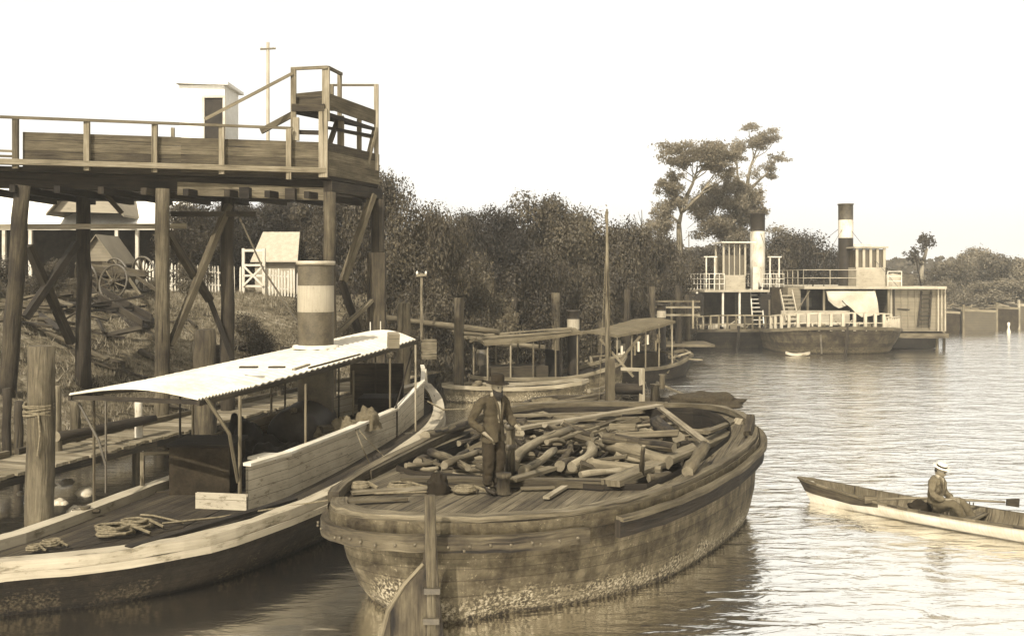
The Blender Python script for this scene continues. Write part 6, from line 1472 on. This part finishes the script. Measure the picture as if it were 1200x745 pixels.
    if not sit:
        hm_=MB(); c0_=Vector(P['waist']); rg_=[]
        for j in range(6):
            t=j/5; rg_.append([c0_+Vector((math.cos(a)*lerp(.165,.2,t),math.sin(a)*lerp(.12,.155,t),lerp(.03,-.24,t)+.012*math.sin(a*3))) for a in [lerp(-PI/2+.16,3*PI/2-.16,k/30) for k in range(31)]])
        hm_.loft(rg_,closed=False,flip=True); hm_.loft([[q*1 for q in r__] for r__ in rg_],closed=False); hm_.build('jacket_skirt',M[wear['jacket']],o,local=True)
    lp=MB(); n0_=Vector(P['neck0']); w0_=Vector(P['waist']); c1_=Vector(P['chest'])
    for s_ in (1,-1): lp.path([n0_+Vector((s_*.06,-.05,.02)),n0_.lerp(c1_,.5)+Vector((s_*.06,-.14,0)),c1_+Vector((s_*.035,-.158,0)),c1_.lerp(w0_,.75)+Vector((s_*.012,-.155,0))],[.012,.02,.016,.006],6)
    lp.build('lapel',M[wear['jacket']],o,local=True)
    tc=[grow([('waist',.12,.09),('pelvis',.135,.105)],.012)]
    for s in 'LR': tc.append(grow([('pelvis',.135,.105),('hip'+s,.095,.1),('th'+s,.095,.095),('ne'+s,.075,.078),('ca'+s,.07,.072),('an'+s,.058,.062)],.014))
    link('trousers',crease(skin_mesh(tc,3),.012,8),wear['trousers'],o)
    for s in 'LR':
        a,t=Vector(P['an'+s]),Vector(P['to'+s]); d=(t-a); d.z=0; d.normalize()
        sc=[[(a+Vector((0,0,.03)),.058,.056),(Vector((a.x,a.y,t.z+.02)),.05,.05),(t+d*.02,.05,.036),(t+d*.1,.042,.03)]]; link('boot',skin_mesh(sc),'black' if not sit else 'woodd',o)
    # shirt front and lapels follow the chest
    sh=MB(); n0=Vector(P['neck0']); ww=Vector(P['waist']); cc=Vector(P['chest']); fw=Vector((0,-1,0))
    pts=[]
    for t,wd,out in ((0,.03,.085),(.25,.034,.128),(.5,.026,.15),(.75,.018,.15),(1,.008,.14)):
        b=n0.lerp(cc,t*2) if t<=.5 else cc.lerp(ww,(t-.5)*1.6); pts.append([b+Vector((-wd,-out+.01,0)),b+Vector((0,-out-.006,0)),b+Vector((wd,-out+.01,0))])
    sh.loft(pts,closed=False); sh.loft([[q+Vector((0,.03,0)) for q in r_] for r_ in pts],closed=False,flip=True); sh.build('shirt',M['shirt'],o,local=True)
    cl=MB(); cl.lathe([(.062,-.02),(.066,.0),(.06,.035),(.056,.04)],16,n0+Vector((0,-.005,.015))); cl.build('collar',M['shirt'],o,local=True)
    return o,Hc,Rm,body
# standing man on the barge
p=W(578,577,ZD)
J=dict(pelvis=(0,0,.86),pelvisj=(0,-.0,.80),waist=(0,-.0,1.0),chest=(0,-.01,1.2),upchest=(0,-.01,1.34),neck0=(0,-.03,1.42),neck1=(0,-.055,1.47),headc=(0,-.09,1.52),
 shL=(.195,0,1.37),umL=(.235,-.02,1.24),elL=(.275,-.05,1.09),faL=(.25,-.16,1.02),cfL=(.245,-.23,.97),wrL=(.245,-.25,.96),hdL=(.24,-.31,.935),knL=(.235,-.35,.915),fsL=(1,0,0),cuL=(0,-.2,-1),
 shR=(-.195,0,1.37),umR=(-.275,.05,1.23),elR=(-.35,.1,1.08),faR=(-.27,.02,.98),cfR=(-.215,-.05,.9),wrR=(-.205,-.065,.885),hdR=(-.165,-.09,.84),knR=(-.13,-.09,.80),fsR=(0,1,0),cuR=(.6,0,-1),
 hipL=(.09,0,.8),thL=(.1,-.01,.62),neL=(.1,-.03,.45),caL=(.1,-.0,.3),anL=(.1,.02,.09),toL=(.115,-.1,.035),
 hipR=(-.09,0,.8),thR=(-.095,-.0,.62),neR=(-.09,-.0,.45),caR=(-.085,.02,.3),anR=(-.08,.04,.09),toR=(-.1,-.08,.035))
mo,Hc,Rm,body=person('person','bearded man in dark jacket and wide hat standing on the barge, hand in pocket',(p.x,p.y,ZD),math.radians(42),J,dict(jacket='cloth1',trousers='cloth2'),(.12,0,-.25))
bd=MB(); rg=[]
for j in range(9):
    t=j/8; z=lerp(-.052,-.185,t); w_=lerp(.08,.03,t**1.3); f=lerp(.088,.11,math.sin(PI*min(1,t*1.3))); rg.append([Hc+Rm@Vector((math.cos(a)*w_,-abs(math.sin(a))*f*(1 if math.sin(a)>=0 else .2)-.015,z-(.028*abs(math.cos(a))*-1 if t<.2 else 0)+.012*noise.noise(Vector((a*5,t*9,0))))) for a in [2*PI*i/18 for i in range(18)]])
bd.loft(rg); bd.poly(rg[-1]); bd.build('beard',M['hair'],body,local=True)
ht=MB(); Mh=Rm@Euler((-.05,.04,0)).to_matrix(); ht.lathe([(.17,-.02),(.176,-.012),(.14,-.002),(.1,.006),(.1,.05),(.094,.1),(.07,.125),(.03,.115),(0,.112)],26,Hc+Rm@Vector((0,.008,.078)),M=Mh@Matrix(((1,0,0),(0,1.12,0),(0,0,1)))); ht.lathe([(.17,-.02),(.1,-.006)],26,Hc+Rm@Vector((0,.008,.078)),M=Mh@Matrix(((1,0,0),(0,1.12,0),(0,0,1)))); ht.build('hat',M['felt'],mo,local=True)
# seated rower
sc3=SC; zs=.235
ang=math.atan2(dirv.y,dirv.x)+PI/2    # faces -Y local -> +dir
J=dict(pelvis=(0,0,.1),pelvisj=(0,.0,.07),waist=(0,.0,.24),chest=(0,-.02,.42),upchest=(0,-.045,.55),neck0=(0,-.075,.62),neck1=(0,-.09,.665),headc=(0,-.11,.71),
 shL=(.165,-.04,.56),umL=(.21,-.06,.44),elL=(.22,-.09,.31),faL=(.16,-.2,.27),cfL=(.1,-.27,.255),wrL=(.09,-.29,.25),hdL=(.06,-.345,.25),knL=(.05,-.38,.25),fsL=(.2,0,1),cuL=(-.2,-.3,-.8),
 shR=(-.165,-.04,.56),umR=(-.21,-.05,.44),elR=(-.23,-.06,.31),faR=(-.19,-.18,.27),cfR=(-.14,-.26,.25),wrR=(-.13,-.275,.25),hdR=(-.1,-.33,.25),knR=(-.09,-.365,.25),fsR=(.2,0,1),cuR=(.2,-.3,-.8),
 hipL=(.09,-.06,.1),thL=(.11,-.25,.16),neL=(.12,-.42,.22),caL=(.11,-.55,.08),anL=(.1,-.66,-.09),toL=(.1,-.74,-.13),
 hipR=(-.09,-.06,.1),thR=(-.11,-.24,.15),neR=(-.12,-.4,.21),caR=(-.11,-.5,.06),anR=(-.1,-.58,-.1),toR=(-.1,-.66,-.13))
ro,Hc,Rm,body=person('person','seated rower in tweed suit and banded straw boater hat holding an oar',(SC.x,SC.y,zs+.0),ang,J,dict(jacket='cloth3',trousers='cloth4'),(.35,0,-.1),sit=True)
Mh=Rm; base=Hc+Rm@Vector((0,.004,.075))
ht=MB(); ht.lathe([(.09,-.002),(.15,-.004),(.155,.0),(.15,.006),(.092,.008),(.09,.075),(.085,.082),(0,.084)],26,base,M=Mh); ht.build('boater_hat',M['straw'],ro,local=True)
hb=MB(); hb.lathe([(.0935,.01),(.0935,.045)],26,base,M=Mh); hb.build('hat_band',M['black'],ro,local=True)
# oars: grips in his hands
Mw=Matrix.Translation((SC.x,SC.y,zs))@Matrix.Rotation(ang,4,'Z')
hl=Mw@Vector((.055,-.36,.25)); hr_=Mw@Vector((-.095,-.345,.25))
oar('oar held in the rower hands, blade lifted beyond the far gunwale',hl-(W(1194,589,.4)-hl).normalized()*.12,W(1194,589,.4),1)
oar('second oar with dark blade showing beyond the boat left of the rower',Mw@Vector((.2,.1,.18)),W(1013,585,.34),1)
# dark bag behind the rower
c,w_=sec(.39); crumple(c+Vector((0,0,.18)),.22,.17,.18,'dark bag lying in the rowing boat right behind the rower','felt','dark_bag','bag',41)
# ---------------------------------------------------------------- tidy up
for ob in bpy.data.objects:
    if '_o' in ob: del ob['_o']
